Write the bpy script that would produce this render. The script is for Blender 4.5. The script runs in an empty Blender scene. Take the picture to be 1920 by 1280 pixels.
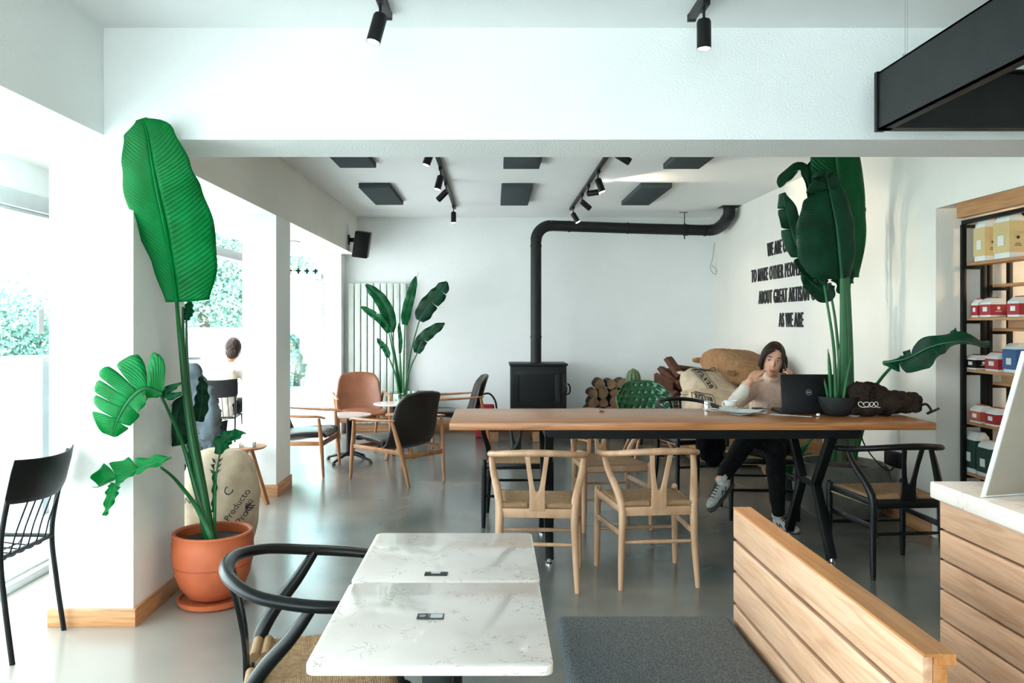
import bpy, bmesh, math, random
from mathutils import Vector, Matrix, Quaternion, noise
from mathutils.bvhtree import BVHTree
random.seed(7)
PI = math.pi
C = bpy.context.scene.collection
sc = bpy.context.scene
V = Vector
# ---------------------------------------------------------------- camera, world, exposure
F, CX, CY, H = 1500.0, 925.0, 605.0, 1.44
cam = bpy.data.cameras.new('camera'); camo = bpy.data.objects.new('camera', cam); C.objects.link(camo)
camo.location = (0, 0, H); camo.rotation_euler = (PI/2, 0, 0)
cam.sensor_width = 36; cam.lens = 36*F/1920; cam.shift_x = 35/1920; cam.shift_y = -35/1920
cam.clip_start = 0.05; cam.clip_end = 300
sc.camera = camo
w = bpy.data.worlds.new('sky'); sc.world = w; w.use_nodes = True
bg = w.node_tree.nodes['Background']
bg.inputs[0].default_value = (0.90, 0.965, 1.0, 1); bg.inputs[1].default_value = 9.0
sc.view_settings.view_transform = 'Standard'; sc.view_settings.look = 'None'
sc.view_settings.gamma = 1; sc.view_settings.use_curve_mapping = False
sc.view_settings.exposure = 0.30
sc.cycles.use_denoising = True
sc.cycles.max_bounces = 10; sc.cycles.diffuse_bounces = 5; sc.cycles.transparent_max_bounces = 16
sc.cycles.sample_clamp_indirect = 8
sc.cycles.caustics_reflective = False; sc.cycles.caustics_refractive = False
def area(name, loc, rot, sx, sy, e, col=(1,1,1), portal=False):
    l = bpy.data.lights.new(name, 'AREA'); l.shape = 'RECTANGLE'; l.size = sx; l.size_y = sy; l.energy = e; l.color = col
    if portal: l.cycles.is_portal = True
    o = bpy.data.objects.new(name, l); o.location = loc; o.rotation_euler = rot; C.objects.link(o); return o
# daylight enters through the glazed left side and an unseen glazed front added for fill
area('window_daylight', (-2.8, 4.0, 1.1), (0, -PI/2, 0), 2.2, 14.0, 1, portal=True)
area('front_fill_daylight', (-.9, -3.12, 1.3), (PI/2, 0, 0), 3.1, 2.7, 1, portal=True)

sun = bpy.data.lights.new('sun', 'SUN'); sun.energy = 18; sun.angle = .02; sun.color = (1, .96, .9)
suno = bpy.data.objects.new('sun', sun); C.objects.link(suno); suno.rotation_euler = V((-.55, -.25, -.8)).to_track_quat('-Z', 'Y').to_euler()

def P(x, y, D): return V(((x-CX)/F*D, D, H-(y-CY)/F*D))
def G(x, y, z=0.0):
    D = (H-z)*F/(y-CY); return V(((x-CX)/F*D, D, z))
# ---------------------------------------------------------------- materials
def mat(name, col, rough=.5, metal=0, col2=None, scale=6, bump=0, bscale=60, stretch=(1,1,1), spec=.5, detail=4, c0=.35, c1=.65, coat=0):
    m = bpy.data.materials.new(name); m.use_nodes = True; nt = m.node_tree; n = nt.nodes; L = nt.links
    b = n['Principled BSDF']; b.inputs['Base Color'].default_value = (*col, 1)
    b.inputs['Roughness'].default_value = rough; b.inputs['Metallic'].default_value = metal
    b.inputs['Specular IOR Level'].default_value = spec; b.inputs['Coat Weight'].default_value = coat
    tc = n.new('ShaderNodeTexCoord'); mp = n.new('ShaderNodeMapping'); mp.inputs['Scale'].default_value = stretch
    L.new(tc.outputs['Object'], mp.inputs[0])
    if col2 is None: col2 = tuple(c*.9 for c in col)
    tx = n.new('ShaderNodeTexNoise'); tx.inputs['Scale'].default_value = scale; tx.inputs['Detail'].default_value = detail
    L.new(mp.outputs[0], tx.inputs['Vector'])
    cr = n.new('ShaderNodeValToRGB'); cr.color_ramp.elements[0].color = (*col, 1); cr.color_ramp.elements[1].color = (*col2, 1)
    cr.color_ramp.elements[0].position = c0; cr.color_ramp.elements[1].position = c1
    L.new(tx.outputs['Fac'], cr.inputs[0]); L.new(cr.outputs[0], b.inputs['Base Color'])
    if bump:
        t2 = n.new('ShaderNodeTexNoise'); t2.inputs['Scale'].default_value = bscale; t2.inputs['Detail'].default_value = 3
        L.new(mp.outputs[0], t2.inputs['Vector'])
        bp = n.new('ShaderNodeBump'); bp.inputs['Strength'].default_value = bump; bp.inputs['Distance'].default_value = .01
        L.new(t2.outputs['Fac'], bp.inputs['Height']); L.new(bp.outputs[0], b.inputs['Normal'])
    return m
def wood(name, col, col2, axis=0, scale=3, rough=.45):
    st = [14, 14, 14]; st[axis] = 1.0
    m = mat(name, col, rough, 0, col2, scale, .08, 12, tuple(st), detail=8, c0=.38, c1=.66); 
    tx = [x for x in m.node_tree.nodes if x.type == 'TEX_NOISE'][0]; tx.inputs['Distortion'].default_value = 1.2
    return m
def emis(name, col, s):
    m = bpy.data.materials.new(name); m.use_nodes = True; nt = m.node_tree
    e = nt.nodes.new('ShaderNodeEmission'); e.inputs[0].default_value = (*col, 1); e.inputs[1].default_value = s
    nt.links.new(e.outputs[0], nt.nodes['Material Output'].inputs[0]); return m
def glass(name, tint=(.97, 1, 1), refl=.08):
    m = bpy.data.materials.new(name); m.use_nodes = True; nt = m.node_tree; n = nt.nodes
    t = n.new('ShaderNodeBsdfTransparent'); t.inputs[0].default_value = (*tint, 1)
    g = n.new('ShaderNodeBsdfGlossy'); g.inputs['Roughness'].default_value = .03
    x = n.new('ShaderNodeMixShader'); x.inputs[0].default_value = refl
    nt.links.new(t.outputs[0], x.inputs[1]); nt.links.new(g.outputs[0], x.inputs[2])
    nt.links.new(x.outputs[0], n['Material Output'].inputs[0]); return m
def leafmat(name, col, col2, trans=.35, rough=.38):
    m = bpy.data.materials.new(name); m.use_nodes = True; nt = m.node_tree; n = nt.nodes; L = nt.links
    b = n['Principled BSDF']; b.inputs['Roughness'].default_value = rough; b.inputs['Specular IOR Level'].default_value = .22
    uv = n.new('ShaderNodeUVMap'); uv.uv_map = 'UVMap'
    sp = n.new('ShaderNodeSeparateXYZ'); L.new(uv.outputs[0], sp.inputs[0])
    ab = n.new('ShaderNodeMath'); ab.operation = 'ABSOLUTE'; L.new(sp.outputs[1], ab.inputs[0])
    # veins run outwards and forwards from the midrib
    ml = n.new('ShaderNodeMath'); ml.operation = 'MULTIPLY_ADD'; ml.inputs[1].default_value = -.10; L.new(ab.outputs[0], ml.inputs[0]); L.new(sp.outputs[0], ml.inputs[2])
    fr = n.new('ShaderNodeMath'); fr.operation = 'MULTIPLY'; fr.inputs[1].default_value = 300; L.new(ml.outputs[0], fr.inputs[0])
    si = n.new('ShaderNodeMath'); si.operation = 'SINE'; L.new(fr.outputs[0], si.inputs[0])
    bp = n.new('ShaderNodeBump'); bp.inputs['Strength'].default_value = .28; bp.inputs['Distance'].default_value = .004
    L.new(si.outputs[0], bp.inputs['Height']); L.new(bp.outputs[0], b.inputs['Normal'])
    tx = n.new('ShaderNodeTexNoise'); tx.inputs['Scale'].default_value = 5
    cr = n.new('ShaderNodeValToRGB'); cr.color_ramp.elements[0].color = (*col, 1); cr.color_ramp.elements[1].color = (*col2, 1)
    cr.color_ramp.elements[0].position = .3; cr.color_ramp.elements[1].position = .7
    L.new(tx.outputs['Fac'], cr.inputs[0]); L.new(cr.outputs[0], b.inputs['Base Color'])
    tr = n.new('ShaderNodeBsdfTranslucent'); tr.inputs[0].default_value = (col2[0]*1.2, min(1, col2[1]*1.9), col2[2]*1.2, 1)
    x = n.new('ShaderNodeMixShader'); x.inputs[0].default_value = trans
    L.new(b.outputs[0], x.inputs[1]); L.new(tr.outputs[0], x.inputs[2]); L.new(x.outputs[0], n['Material Output'].inputs[0])
    return m
def cordmat(name, col, col2):
    m = bpy.data.materials.new(name); m.use_nodes = True; nt = m.node_tree; n = nt.nodes; L = nt.links
    b = n['Principled BSDF']; b.inputs['Roughness'].default_value = .8
    tc = n.new('ShaderNodeTexCoord'); sp = n.new('ShaderNodeSeparateXYZ'); L.new(tc.outputs['Object'], sp.inputs[0])
    def mth(op, a, bb=None):
        q = n.new('ShaderNodeMath'); q.operation = op
        for i, v in enumerate((a, bb)):
            if v is None: continue
            if isinstance(v, (int, float)): q.inputs[i].default_value = v
            else: L.new(v, q.inputs[i])
        return q.outputs[0]
    ax = mth('ABSOLUTE', sp.outputs[0]); ay = mth('ABSOLUTE', sp.outputs[1])
    side = mth('GREATER_THAN', ax, ay)
    a = mth('MULTIPLY', sp.outputs[0], mth('SUBTRACT', 1.0, side)); bb = mth('MULTIPLY', sp.outputs[1], side)
    s = mth('ADD', a, bb)
    nz = n.new('ShaderNodeTexNoise'); nz.inputs['Scale'].default_value = 25
    s2 = mth('ADD', mth('MULTIPLY', s, 1500.0), mth('MULTIPLY', nz.outputs['Fac'], 7.0))
    si = mth('SINE', s2)
    f = mth('MULTIPLY_ADD' if False else 'ADD', mth('MULTIPLY', si, .3), mth('MULTIPLY', nz.outputs['Fac'], 1.0))
    cr = n.new('ShaderNodeValToRGB'); cr.color_ramp.elements[0].color = (*col2, 1); cr.color_ramp.elements[1].color = (*col, 1)
    cr.color_ramp.elements[0].position = .2; cr.color_ramp.elements[1].position = .75
    L.new(f, cr.inputs[0]); L.new(cr.outputs[0], b.inputs['Base Color'])
    bp = n.new('ShaderNodeBump'); bp.inputs['Strength'].default_value = .6; bp.inputs['Distance'].default_value = .004
    L.new(si, bp.inputs['Height']); L.new(bp.outputs[0], b.inputs['Normal'])
    return m
M = {}
M['wall'] = mat('wall_plaster', (.83, .85, .84), .85, col2=(.80, .82, .81), scale=2, bump=.35, bscale=90)
M['wall_warm_shade'] = mat('wall_plaster_warm_shade', (.74, .715, .655), .85, col2=(.71, .685, .625), scale=2, bump=.3, bscale=90)  # lamp warmth and shade put into the plaster colour
M['ceil'] = mat('ceiling_paint', (.82, .83, .82), .85, col2=(.79, .80, .80), scale=1.5, bump=.12, bscale=120)
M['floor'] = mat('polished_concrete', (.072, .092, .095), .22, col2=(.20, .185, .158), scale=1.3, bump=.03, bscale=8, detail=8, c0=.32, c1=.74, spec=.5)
M['paving'] = mat('paving', (.62, .66, .66), .8, col2=(.5, .54, .54), scale=1)
M['pine'] = wood('pine', (.56, .29, .135), (.36, .16, .06), 0, 2.4)
M['pine_y'] = wood('pine_along', (.56, .29, .135), (.36, .16, .06), 1, 2.4)
M['ash'] = wood('ash_boards', (.62, .375, .240), (.47, .255, .145), 1, 3.0)
M['ash_top'] = wood('oiled_rail', (.50, .215, .07), (.38, .145, .04), 1, 3.0, .35)
M['oak'] = wood('community_table_wood', (.50, .205, .072), (.32, .12, .04), 0, 2.2, .30)
M['beech'] = mat('pale_beech', (.52, .315, .19), .42, col2=(.40, .225, .125), scale=18, stretch=(1,1,.25))
M['teak'] = mat('teak', (.37, .165, .065), .42, col2=(.26, .105, .04), scale=18, stretch=(1,1,.25))
M['black'] = mat('black_lacquer', (.004, .005, .005), .28, col2=(.006, .007, .007), spec=.22)
M['steel'] = mat('black_steel', (.004, .005, .005), .42, col2=(.006, .007, .007), spec=.18)
M['iron'] = mat('cast_iron', (.008, .010, .010), .5, col2=(.013, .015, .015), bump=.15, bscale=120, spec=.25)
M['chrome'] = mat('chrome', (.75, .77, .78), .15, metal=1)
M['alu'] = mat('aluminium', (.60, .64, .65), .4, metal=.6)
M['cord'] = cordmat('paper_cord', (.52, .33, .165), (.19, .095, .04))
M['quartz'] = mat('white_quartz', (.72, .65, .61), .10, col2=(.67, .60, .56), scale=4, spec=.5)
M['leather'] = mat('dark_brown_leather', (.020, .015, .012), .33, col2=(.014, .011, .009), bump=.15, bscale=200, spec=.35)
M['leather_tan'] = mat('tan_leather', (.22, .078, .034), .42, col2=(.17, .058, .025), bump=.15, bscale=200)
M['terracotta'] = mat('terracotta', (.46, .105, .035), .6, col2=(.38, .08, .028), scale=8, bump=.06, bscale=50)
M['soil'] = mat('potting_soil', (.035, .02, .014), .95, col2=(.02, .012, .01), scale=50, bump=1, bscale=90)
M['stone_pot'] = mat('grey_stone_pot', (.085, .085, .070), .8, col2=(.12, .12, .10), scale=10, bump=.2)
M['bowl'] = mat('charcoal_bowl', (.010, .012, .013), .6, col2=(.018, .02, .021), bump=.2, spec=.3)
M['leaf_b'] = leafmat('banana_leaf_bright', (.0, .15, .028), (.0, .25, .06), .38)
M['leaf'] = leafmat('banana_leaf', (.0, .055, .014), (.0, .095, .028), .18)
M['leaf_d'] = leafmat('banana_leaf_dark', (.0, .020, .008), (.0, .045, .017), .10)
M['stem'] = mat('green_stem', (.0, .085, .018), .45, col2=(.01, .13, .03), scale=12, stretch=(1,1,.2))
M['stem_p'] = mat('pale_stem_base', (.07, .11, .045), .6, col2=(.045, .07, .03), scale=20, stretch=(1,1,.2))
M['jute'] = mat('jute_cloth', (.33, .175, .075), .95, col2=(.24, .12, .05), scale=30, bump=.5, bscale=350)
M['sack'] = mat('cream_sackcloth', (.62, .50, .37), .95, col2=(.50, .38, .26), scale=12, bump=.5, bscale=350)
M['ink'] = mat('black_ink', (.02, .02, .02), .7)
M['letter'] = mat('black_letters', (.012, .012, .012), .5)
M['grey_cloth'] = mat('grey_melange_fabric', (.062, .070, .075), .95, col2=(.115, .125, .132), scale=330, bump=.4, bscale=500, stretch=(1,.35,1), c0=.42, c1=.58, spec=.2)
M['panel'] = mat('grey_felt', (.055, .070, .075), .95, col2=(.07, .085, .09), scale=60, bump=.3, bscale=300, spec=.1)
M['plastic'] = mat('black_plastic', (.006, .006, .007), .45, spec=.25)
M['rad'] = mat('cream_enamel', (.66, .72, .66), .4)
M['white'] = mat('white_paint', (.78, .80, .80), .5)
M['porcelain'] = mat('porcelain', (.80, .78, .74), .2)
M['paper'] = mat('newsprint', (.70, .70, .68), .8, col2=(.6, .6, .58), scale=20)
M['green'] = mat('green_gloss_shell', (.0, .10, .032), .22, col2=(.0, .07, .022), scale=6, coat=.5)
M['bark'] = mat('bark', (.035, .02, .012), .95, col2=(.08, .048, .03), scale=30, bump=1, bscale=40)
M['cut'] = mat('cut_wood', (.27, .155, .08), .85, col2=(.16, .085, .045), scale=14)
M['redwood'] = mat('split_red_wood', (.095, .032, .015), .9, col2=(.05, .018, .009), scale=20, bump=.6, bscale=60)
M['wicker'] = mat('wicker', (.14, .06, .03), .8, col2=(.07, .03, .015), scale=60)
M['cactus'] = mat('cactus_skin', (.05, .10, .035), .7, col2=(.12, .17, .08), scale=30)
M['fire'] = mat('stove_glass', (.004, .005, .005), .25, spec=.25)
M['glass'] = glass('window_glass', (.93, .985, .985), .06)
M['clearglass'] = glass('vase_glass', (.85, .95, .88), .14)
M['skin'] = mat('skin', (.64, .34, .24), .5, col2=(.60, .30, .205), scale=20, spec=.3)
M['hair'] = mat('dark_hair', (.012, .006, .004), .45, col2=(.03, .015, .010), scale=60, stretch=(1,1,.1), bump=.5, bscale=120, spec=.2)
M['sweater'] = mat('cream_pink_knit', (.64, .46, .365), .9, col2=(.56, .39, .30), scale=30, bump=.4, bscale=220)
M['shirt'] = mat('white_sleeve', (.60, .54, .47), .85)
M['jeans'] = mat('black_jeans', (.003, .004, .004), .85, col2=(.006, .006, .007), scale=30, spec=.15)
M['shoe'] = mat('grey_trainer', (.42, .43, .40), .7, col2=(.30, .31, .29), scale=40)
M['rubber'] = mat('dark_rubber', (.03, .03, .03), .7)
M['brown_bag'] = mat('brown_canvas', (.020, .013, .009), .85, col2=(.035, .022, .016), scale=14, bump=.5, bscale=160, spec=.2)
M['phone'] = mat('phone_black', (.004, .004, .005), .25, spec=.3)
M['coat'] = mat('black_coat', (.003, .003, .004), .9, spec=.1)
M['jacket'] = mat('grey_blue_jacket', (.10, .125, .145), .8, col2=(.10, .13, .15), scale=8, bump=.4, bscale=40)
M['red'] = mat('red_carton', (.33, .010, .02), .5)
M['brick'] = mat('terracotta_red_carton', (.42, .09, .05), .5)
M['dkgreen'] = mat('dark_green_bag', (.006, .04, .028), .5)
M['yellow'] = mat('ochre_label', (.56, .43, .20), .6)
M['blue'] = mat('blue_label', (.03, .10, .25), .5)
M['bagwhite'] = mat('white_kraft', (.68, .70, .66), .5)
M['kraft'] = mat('kraft_board', (.38, .20, .10), .8)
M['warmboard'] = wood('warm_shelf_wood', (.50, .26, .115), (.36, .16, .06), 1, 2.4)
M['lamp'] = emis('lamp_face', (1, .96, .88), 30)
M['car'] = mat('silver_car_paint', (.45, .52, .55), .25, metal=.4)
M['darkglass'] = mat('car_glass', (.10, .14, .15), .1)
M['tree_leaf'] = mat('tree_leaf', (.13, .27, .22), .6, col2=(.20, .38, .31), scale=3)
M['trunk'] = mat('tree_trunk', (.10, .08, .06), .9)
M['card'] = mat('black_card', (.014, .015, .016), .4)
M['lgrey'] = mat('light_grey_print', (.45, .46, .46), .6)
M['board_back'] = mat('grey_board', (.30, .27, .225), .85)

# quartz: thin brownish squiggles scattered over the slab
def flecks(m, col):
    nt = m.node_tree; n = nt.nodes; L = nt.links; b = n['Principled BSDF']; src = b.inputs['Base Color'].links[0].from_socket
    tc = n.new('ShaderNodeTexCoord')
    a_ = n.new('ShaderNodeTexNoise'); a_.inputs['Scale'].default_value = 26; a_.inputs['Detail'].default_value = 5; a_.inputs['Distortion'].default_value = .8
    c_ = n.new('ShaderNodeTexNoise'); c_.inputs['Scale'].default_value = 11; c_.inputs['Detail'].default_value = 2
    L.new(tc.outputs['Object'], a_.inputs['Vector']); L.new(tc.outputs['Object'], c_.inputs['Vector'])
    r1 = n.new('ShaderNodeValToRGB'); e = r1.color_ramp.elements; e[0].position = .488; e[0].color = (0, 0, 0, 1); e[1].position = .5; e[1].color = (1, 1, 1, 1); q = e.new(.512); q.color = (0, 0, 0, 1)
    r2 = n.new('ShaderNodeValToRGB'); r2.color_ramp.elements[0].position = .50; r2.color_ramp.elements[1].position = .60
    L.new(a_.outputs['Fac'], r1.inputs[0]); L.new(c_.outputs['Fac'], r2.inputs[0])
    mu = n.new('ShaderNodeMath'); mu.operation = 'MULTIPLY'; L.new(r1.outputs[0], mu.inputs[0]); L.new(r2.outputs[0], mu.inputs[1])
    mx = n.new('ShaderNodeMix'); mx.data_type = 'RGBA'; L.new(mu.outputs[0], mx.inputs[0]); L.new(src, mx.inputs[6]); mx.inputs[7].default_value = (*col, 1); L.new(mx.outputs[2], b.inputs['Base Color'])
flecks(M['quartz'], (.20, .14, .10))
# concrete: window daylight painted in as a paler beige area on the street side
def daylight_tint(m):
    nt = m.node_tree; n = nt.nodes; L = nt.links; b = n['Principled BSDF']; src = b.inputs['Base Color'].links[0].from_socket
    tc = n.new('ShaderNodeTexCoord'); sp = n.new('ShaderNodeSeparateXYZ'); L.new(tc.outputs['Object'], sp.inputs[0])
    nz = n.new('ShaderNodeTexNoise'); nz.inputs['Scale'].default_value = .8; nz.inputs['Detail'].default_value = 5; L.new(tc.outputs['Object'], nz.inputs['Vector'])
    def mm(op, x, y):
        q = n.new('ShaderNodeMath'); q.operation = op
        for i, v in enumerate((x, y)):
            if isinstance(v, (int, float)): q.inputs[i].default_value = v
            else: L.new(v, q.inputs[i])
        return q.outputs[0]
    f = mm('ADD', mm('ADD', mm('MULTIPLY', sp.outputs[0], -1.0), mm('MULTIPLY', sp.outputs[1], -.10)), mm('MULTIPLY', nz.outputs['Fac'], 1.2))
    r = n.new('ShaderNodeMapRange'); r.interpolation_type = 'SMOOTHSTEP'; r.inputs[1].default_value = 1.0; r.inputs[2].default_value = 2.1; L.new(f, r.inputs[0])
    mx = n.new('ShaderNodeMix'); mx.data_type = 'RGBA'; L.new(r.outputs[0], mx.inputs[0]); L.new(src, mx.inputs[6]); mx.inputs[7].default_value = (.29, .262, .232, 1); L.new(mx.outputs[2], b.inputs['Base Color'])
daylight_tint(M['floor'])
# ---------------------------------------------------------------- mesh helpers
def cr(pts, k=6, closed=False):
    pts = [V(p) for p in pts]; out = []; n = len(pts)
    if n < 3: 
        return [pts[0].lerp(pts[1], i/k) for i in range(k+1)]
    seg = n if closed else n-1
    for i in range(seg):
        if closed: p0, p1, p2, p3 = pts[(i-1) % n], pts[i], pts[(i+1) % n], pts[(i+2) % n]
        else: p0, p1, p2, p3 = pts[max(i-1, 0)], pts[i], pts[i+1], pts[min(i+2, n-1)]
        for j in range(k):
            t = j/k
            out.append(.5*((2*p1)+(-p0+p2)*t+(2*p0-5*p1+4*p2-p3)*t*t+(-p0+3*p1-3*p2+p3)*t*t*t))
    if not closed: out.append(pts[-1])
    return out
def lerpl(vals, n):
    out = []
    for i in range(n):
        t = i/(n-1)*(len(vals)-1); a = min(int(t), len(vals)-2); f = t-a
        out.append(vals[a]*(1-f)+vals[a+1]*f)
    return out
class MB:
    def __init__(s): s.v = []; s.f = []; s.m = []; s.mats = []; s.uv = None
    def mi(s, m):
        if m is None: return 0
        if m not in s.mats: s.mats.append(m)
        return s.mats.index(m)
    def add(s, vs, fs, m=None):
        b = len(s.v); k = s.mi(m); s.v += [V(v) for v in vs]; s.f += [tuple(i+b for i in f) for f in fs]; s.m += [k]*len(fs); return s
    def box(s, c, d, mx=None, m=None, taper=1.0):
        x, y, z = d[0]/2, d[1]/2, d[2]/2; c = V(c)
        vs = [V((-x*taper, -y*taper, -z)), V((x*taper, -y*taper, -z)), V((x*taper, y*taper, -z)), V((-x*taper, y*taper, -z)), V((-x, -y, z)), V((x, -y, z)), V((x, y, z)), V((-x, y, z))]
        if mx is not None: vs = [mx @ v for v in vs]
        return s.add([v+c for v in vs], [(0,3,2,1), (4,5,6,7), (0,1,5,4), (1,2,6,5), (2,3,7,6), (3,0,4,7)], m)
    def bb(s, x0, x1, y0, y1, z0, z1, m=None): return s.box(((x0+x1)/2, (y0+y1)/2, (z0+z1)/2), (x1-x0, y1-y0, z1-z0), None, m)
    def bar(s, a, b, w_, h_, m=None, up=(0, 0, 1)):
        a, b = V(a), V(b); t = (b-a); L = t.length; t.normalize(); u = V(up)
        if abs(t.dot(u)) > .99: u = V((0, 1, 0))
        sd = t.cross(u).normalized(); u = sd.cross(t).normalized()
        mx = Matrix((sd, t, u)).transposed()
        return s.box((a+b)/2, (w_, L, h_), mx, m)
    def tube(s, pts, r, n=10, m=None, closed=False, flat=1.0, upv=None, caps=True):
        pts = [V(p) for p in pts]; N = len(pts)
        rs = r if isinstance(r, (list, tuple)) else [r]*N
        if len(rs) != N: rs = lerpl(list(rs), N)
        T = []
        for i in range(N):
            a = pts[(i-1) % N] if closed or i > 0 else pts[0]; b = pts[(i+1) % N] if closed or i < N-1 else pts[-1]
            t = (b-a); T.append(t.normalized() if t.length > 1e-9 else V((0, 0, 1)))
        up = V(upv) if upv else (V((0, 0, 1)) if abs(T[0].z) < .9 else V((0, 1, 0)))
        vs = []; fs = []
        nn = (up-T[0]*up.dot(T[0])).normalized()
        for i in range(N):
            nn = (up-T[i]*up.dot(T[i])) if upv else (nn-T[i]*nn.dot(T[i]))
            nn = nn.normalized(); bn = T[i].cross(nn)
            for j in range(n):
                a = 2*PI*j/n; vs.append(pts[i]+(nn*math.cos(a)*flat+bn*math.sin(a))*rs[i])
        for i in range(N if closed else N-1):
            for j in range(n):
                i2 = (i+1) % N; fs.append((i*n+j, i*n+(j+1) % n, i2*n+(j+1) % n, i2*n+j))
        if not closed and caps:
            fs.append(tuple(range(n-1, -1, -1))); fs.append(tuple((N-1)*n+j for j in range(n)))
        return s.add(vs, fs, m)
    def lathe(s, prof, n=32, c=(0, 0, 0), m=None, ell=1.0):
        c = V(c); vs = []; fs = []; K = len(prof)
        for r, z in prof:
            for j in range(n):
                a = 2*PI*j/n; vs.append(c+V((r*math.cos(a), r*math.sin(a)*ell, z)))
        for i in range(K-1):
            for j in range(n): fs.append((i*n+j, i*n+(j+1) % n, (i+1)*n+(j+1) % n, (i+1)*n+j))
        if prof[0][0] > 1e-6: fs.append(tuple(range(n-1, -1, -1)))
        if prof[-1][0] > 1e-6: fs.append(tuple((K-1)*n+j for j in range(n)))
        return s.add(vs, fs, m)
    def ball(s, c, r, nu=16, nv=10, m=None, mx=None, fn=None):
        c = V(c); r = V((r, r, r)) if isinstance(r, (int, float)) else V(r); vs = []; fs = []
        for i in range(nv+1):
            th = PI*i/nv
            for j in range(nu):
                a = 2*PI*j/nu; d = V((math.sin(th)*math.cos(a), math.sin(th)*math.sin(a), math.cos(th)))
                v = V((d.x*r.x, d.y*r.y, d.z*r.z))
                if fn: v = fn(d, v)
                if mx is not None: v = mx @ v
                vs.append(c+v)
        for i in range(nv):
            for j in range(nu): fs.append((i*nu+j, (i+1)*nu+j, (i+1)*nu+(j+1) % nu, i*nu+(j+1) % nu))
        return s.add(vs, fs, m)
    def prism(s, poly, fn, t, m=None):
        # poly: 2-d outline, fn maps (u, v, w) -> point, extruded in w by t
        n = len(poly); vs = [fn(u, v, 0) for u, v in poly]+[fn(u, v, t) for u, v in poly]
        fs = [tuple(range(n-1, -1, -1)), tuple(range(n, 2*n))]+[(i, (i+1) % n, n+(i+1) % n, n+i) for i in range(n)]
        return s.add(vs, fs, m)
    def mesh(s, name, mt=None, ang=35, bevel=0, seg=2, merge=True):
        me = bpy.data.meshes.new(name); me.from_pydata([tuple(v) for v in s.v], [], s.f)
        mats = [M[k] if isinstance(k, str) else k for k in s.mats] if s.mats and s.mats != [None] else []
        if not mats: mats = [M[mt] if isinstance(mt, str) else mt]
        for q in mats: me.materials.append(q)
        if len(mats) > 1: me.polygons.foreach_set('material_index', s.m)
        bm = bmesh.new(); bm.from_mesh(me)
        if merge: bmesh.ops.remove_doubles(bm, verts=bm.verts, dist=1e-5)
        bmesh.ops.recalc_face_normals(bm, faces=bm.faces)
        if bevel:
            es = [e for e in bm.edges if len(e.link_faces) == 2 and e.calc_face_angle(0) > .5]
            bmesh.ops.bevel(bm, geom=es, offset=bevel, segments=seg, affect='EDGES', profile=.5, clamp_overlap=True)
        bm.to_mesh(me); bm.free()
        me.polygons.foreach_set('use_smooth', [True]*len(me.polygons)); me.set_sharp_from_angle(angle=math.radians(ang))
        return me
    def build(s, name, mt=None, parent=None, ang=35, bevel=0, seg=2, loc=None, rz=0, merge=True):
        o = bpy.data.objects.new(name, s.mesh(name, mt, ang, bevel, seg, merge)); C.objects.link(o)
        if parent is not None: o.parent = parent
        if loc is not None: o.location = loc
        if rz: o.rotation_euler = (0, 0, rz)
        return o
def tag(o, label=None, cat=None, group=None, kind=None):
    if label: o['label'] = label
    if cat: o['category'] = cat
    if group: o['group'] = group
    if kind: o['kind'] = kind
    return o
def thing(name, label, cat, loc=(0, 0, 0), rz=0, group=None):
    o = bpy.data.objects.new(name, None); C.objects.link(o); o.empty_display_size = .1
    o.location = loc; o.rotation_euler = (0, 0, rz); return tag(o, label, cat, group)
def copy_tree(o, parent=None, label=None, loc=None, rz=None, group=None):
    c = o.copy(); C.objects.link(c)
    if parent is not None: c.parent = parent
    if label: c['label'] = label
    if group: c['group'] = group
    if loc is not None: c.location = loc
    if rz is not None: c.rotation_euler = (0, 0, rz)
    for ch in [x for x in bpy.data.objects if x.parent == o and x != c]: copy_tree(ch, c)
    return c
def struct(name, mb, m, **k): return tag(mb.build(name, m, **k), kind='structure')
def ev_mesh(mb, mods, name):
    me = mb.mesh(name, 'white', merge=True); o = bpy.data.objects.new('work', me); C.objects.link(o)
    for ty, kw in mods:
        md = o.modifiers.new(ty, ty)
        for k, v in kw.items(): setattr(md, k, v)
    dg = bpy.context.evaluated_depsgraph_get(); dg.update()
    r = bpy.data.meshes.new_from_object(o.evaluated_get(dg)); bpy.data.objects.remove(o); r.name = name
    return r
def blob(mb, name, mt, parent=None, voxel=.01, smooth=4, wr=0, ws=12, loc=None):
    me = ev_mesh(mb, [('REMESH', dict(mode='VOXEL', voxel_size=voxel)), ('SMOOTH', dict(factor=.5, iterations=smooth))], name)
    if wr:
        for v in me.vertices:
            n_ = v.normal; q = v.co*ws
            v.co += n_*wr*(noise.noise(q)+.5*noise.noise(q*2.3)+.35*abs(noise.noise(q*1.3+V((5, 2, 9))))*2)
    me.materials.clear(); me.materials.append(M[mt]); me.polygons.foreach_set('use_smooth', [True]*len(me.polygons))
    o = bpy.data.objects.new(name, me); C.objects.link(o)
    if parent is not None: o.parent = parent
    if loc is not None: o.location = loc
    return o
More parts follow.
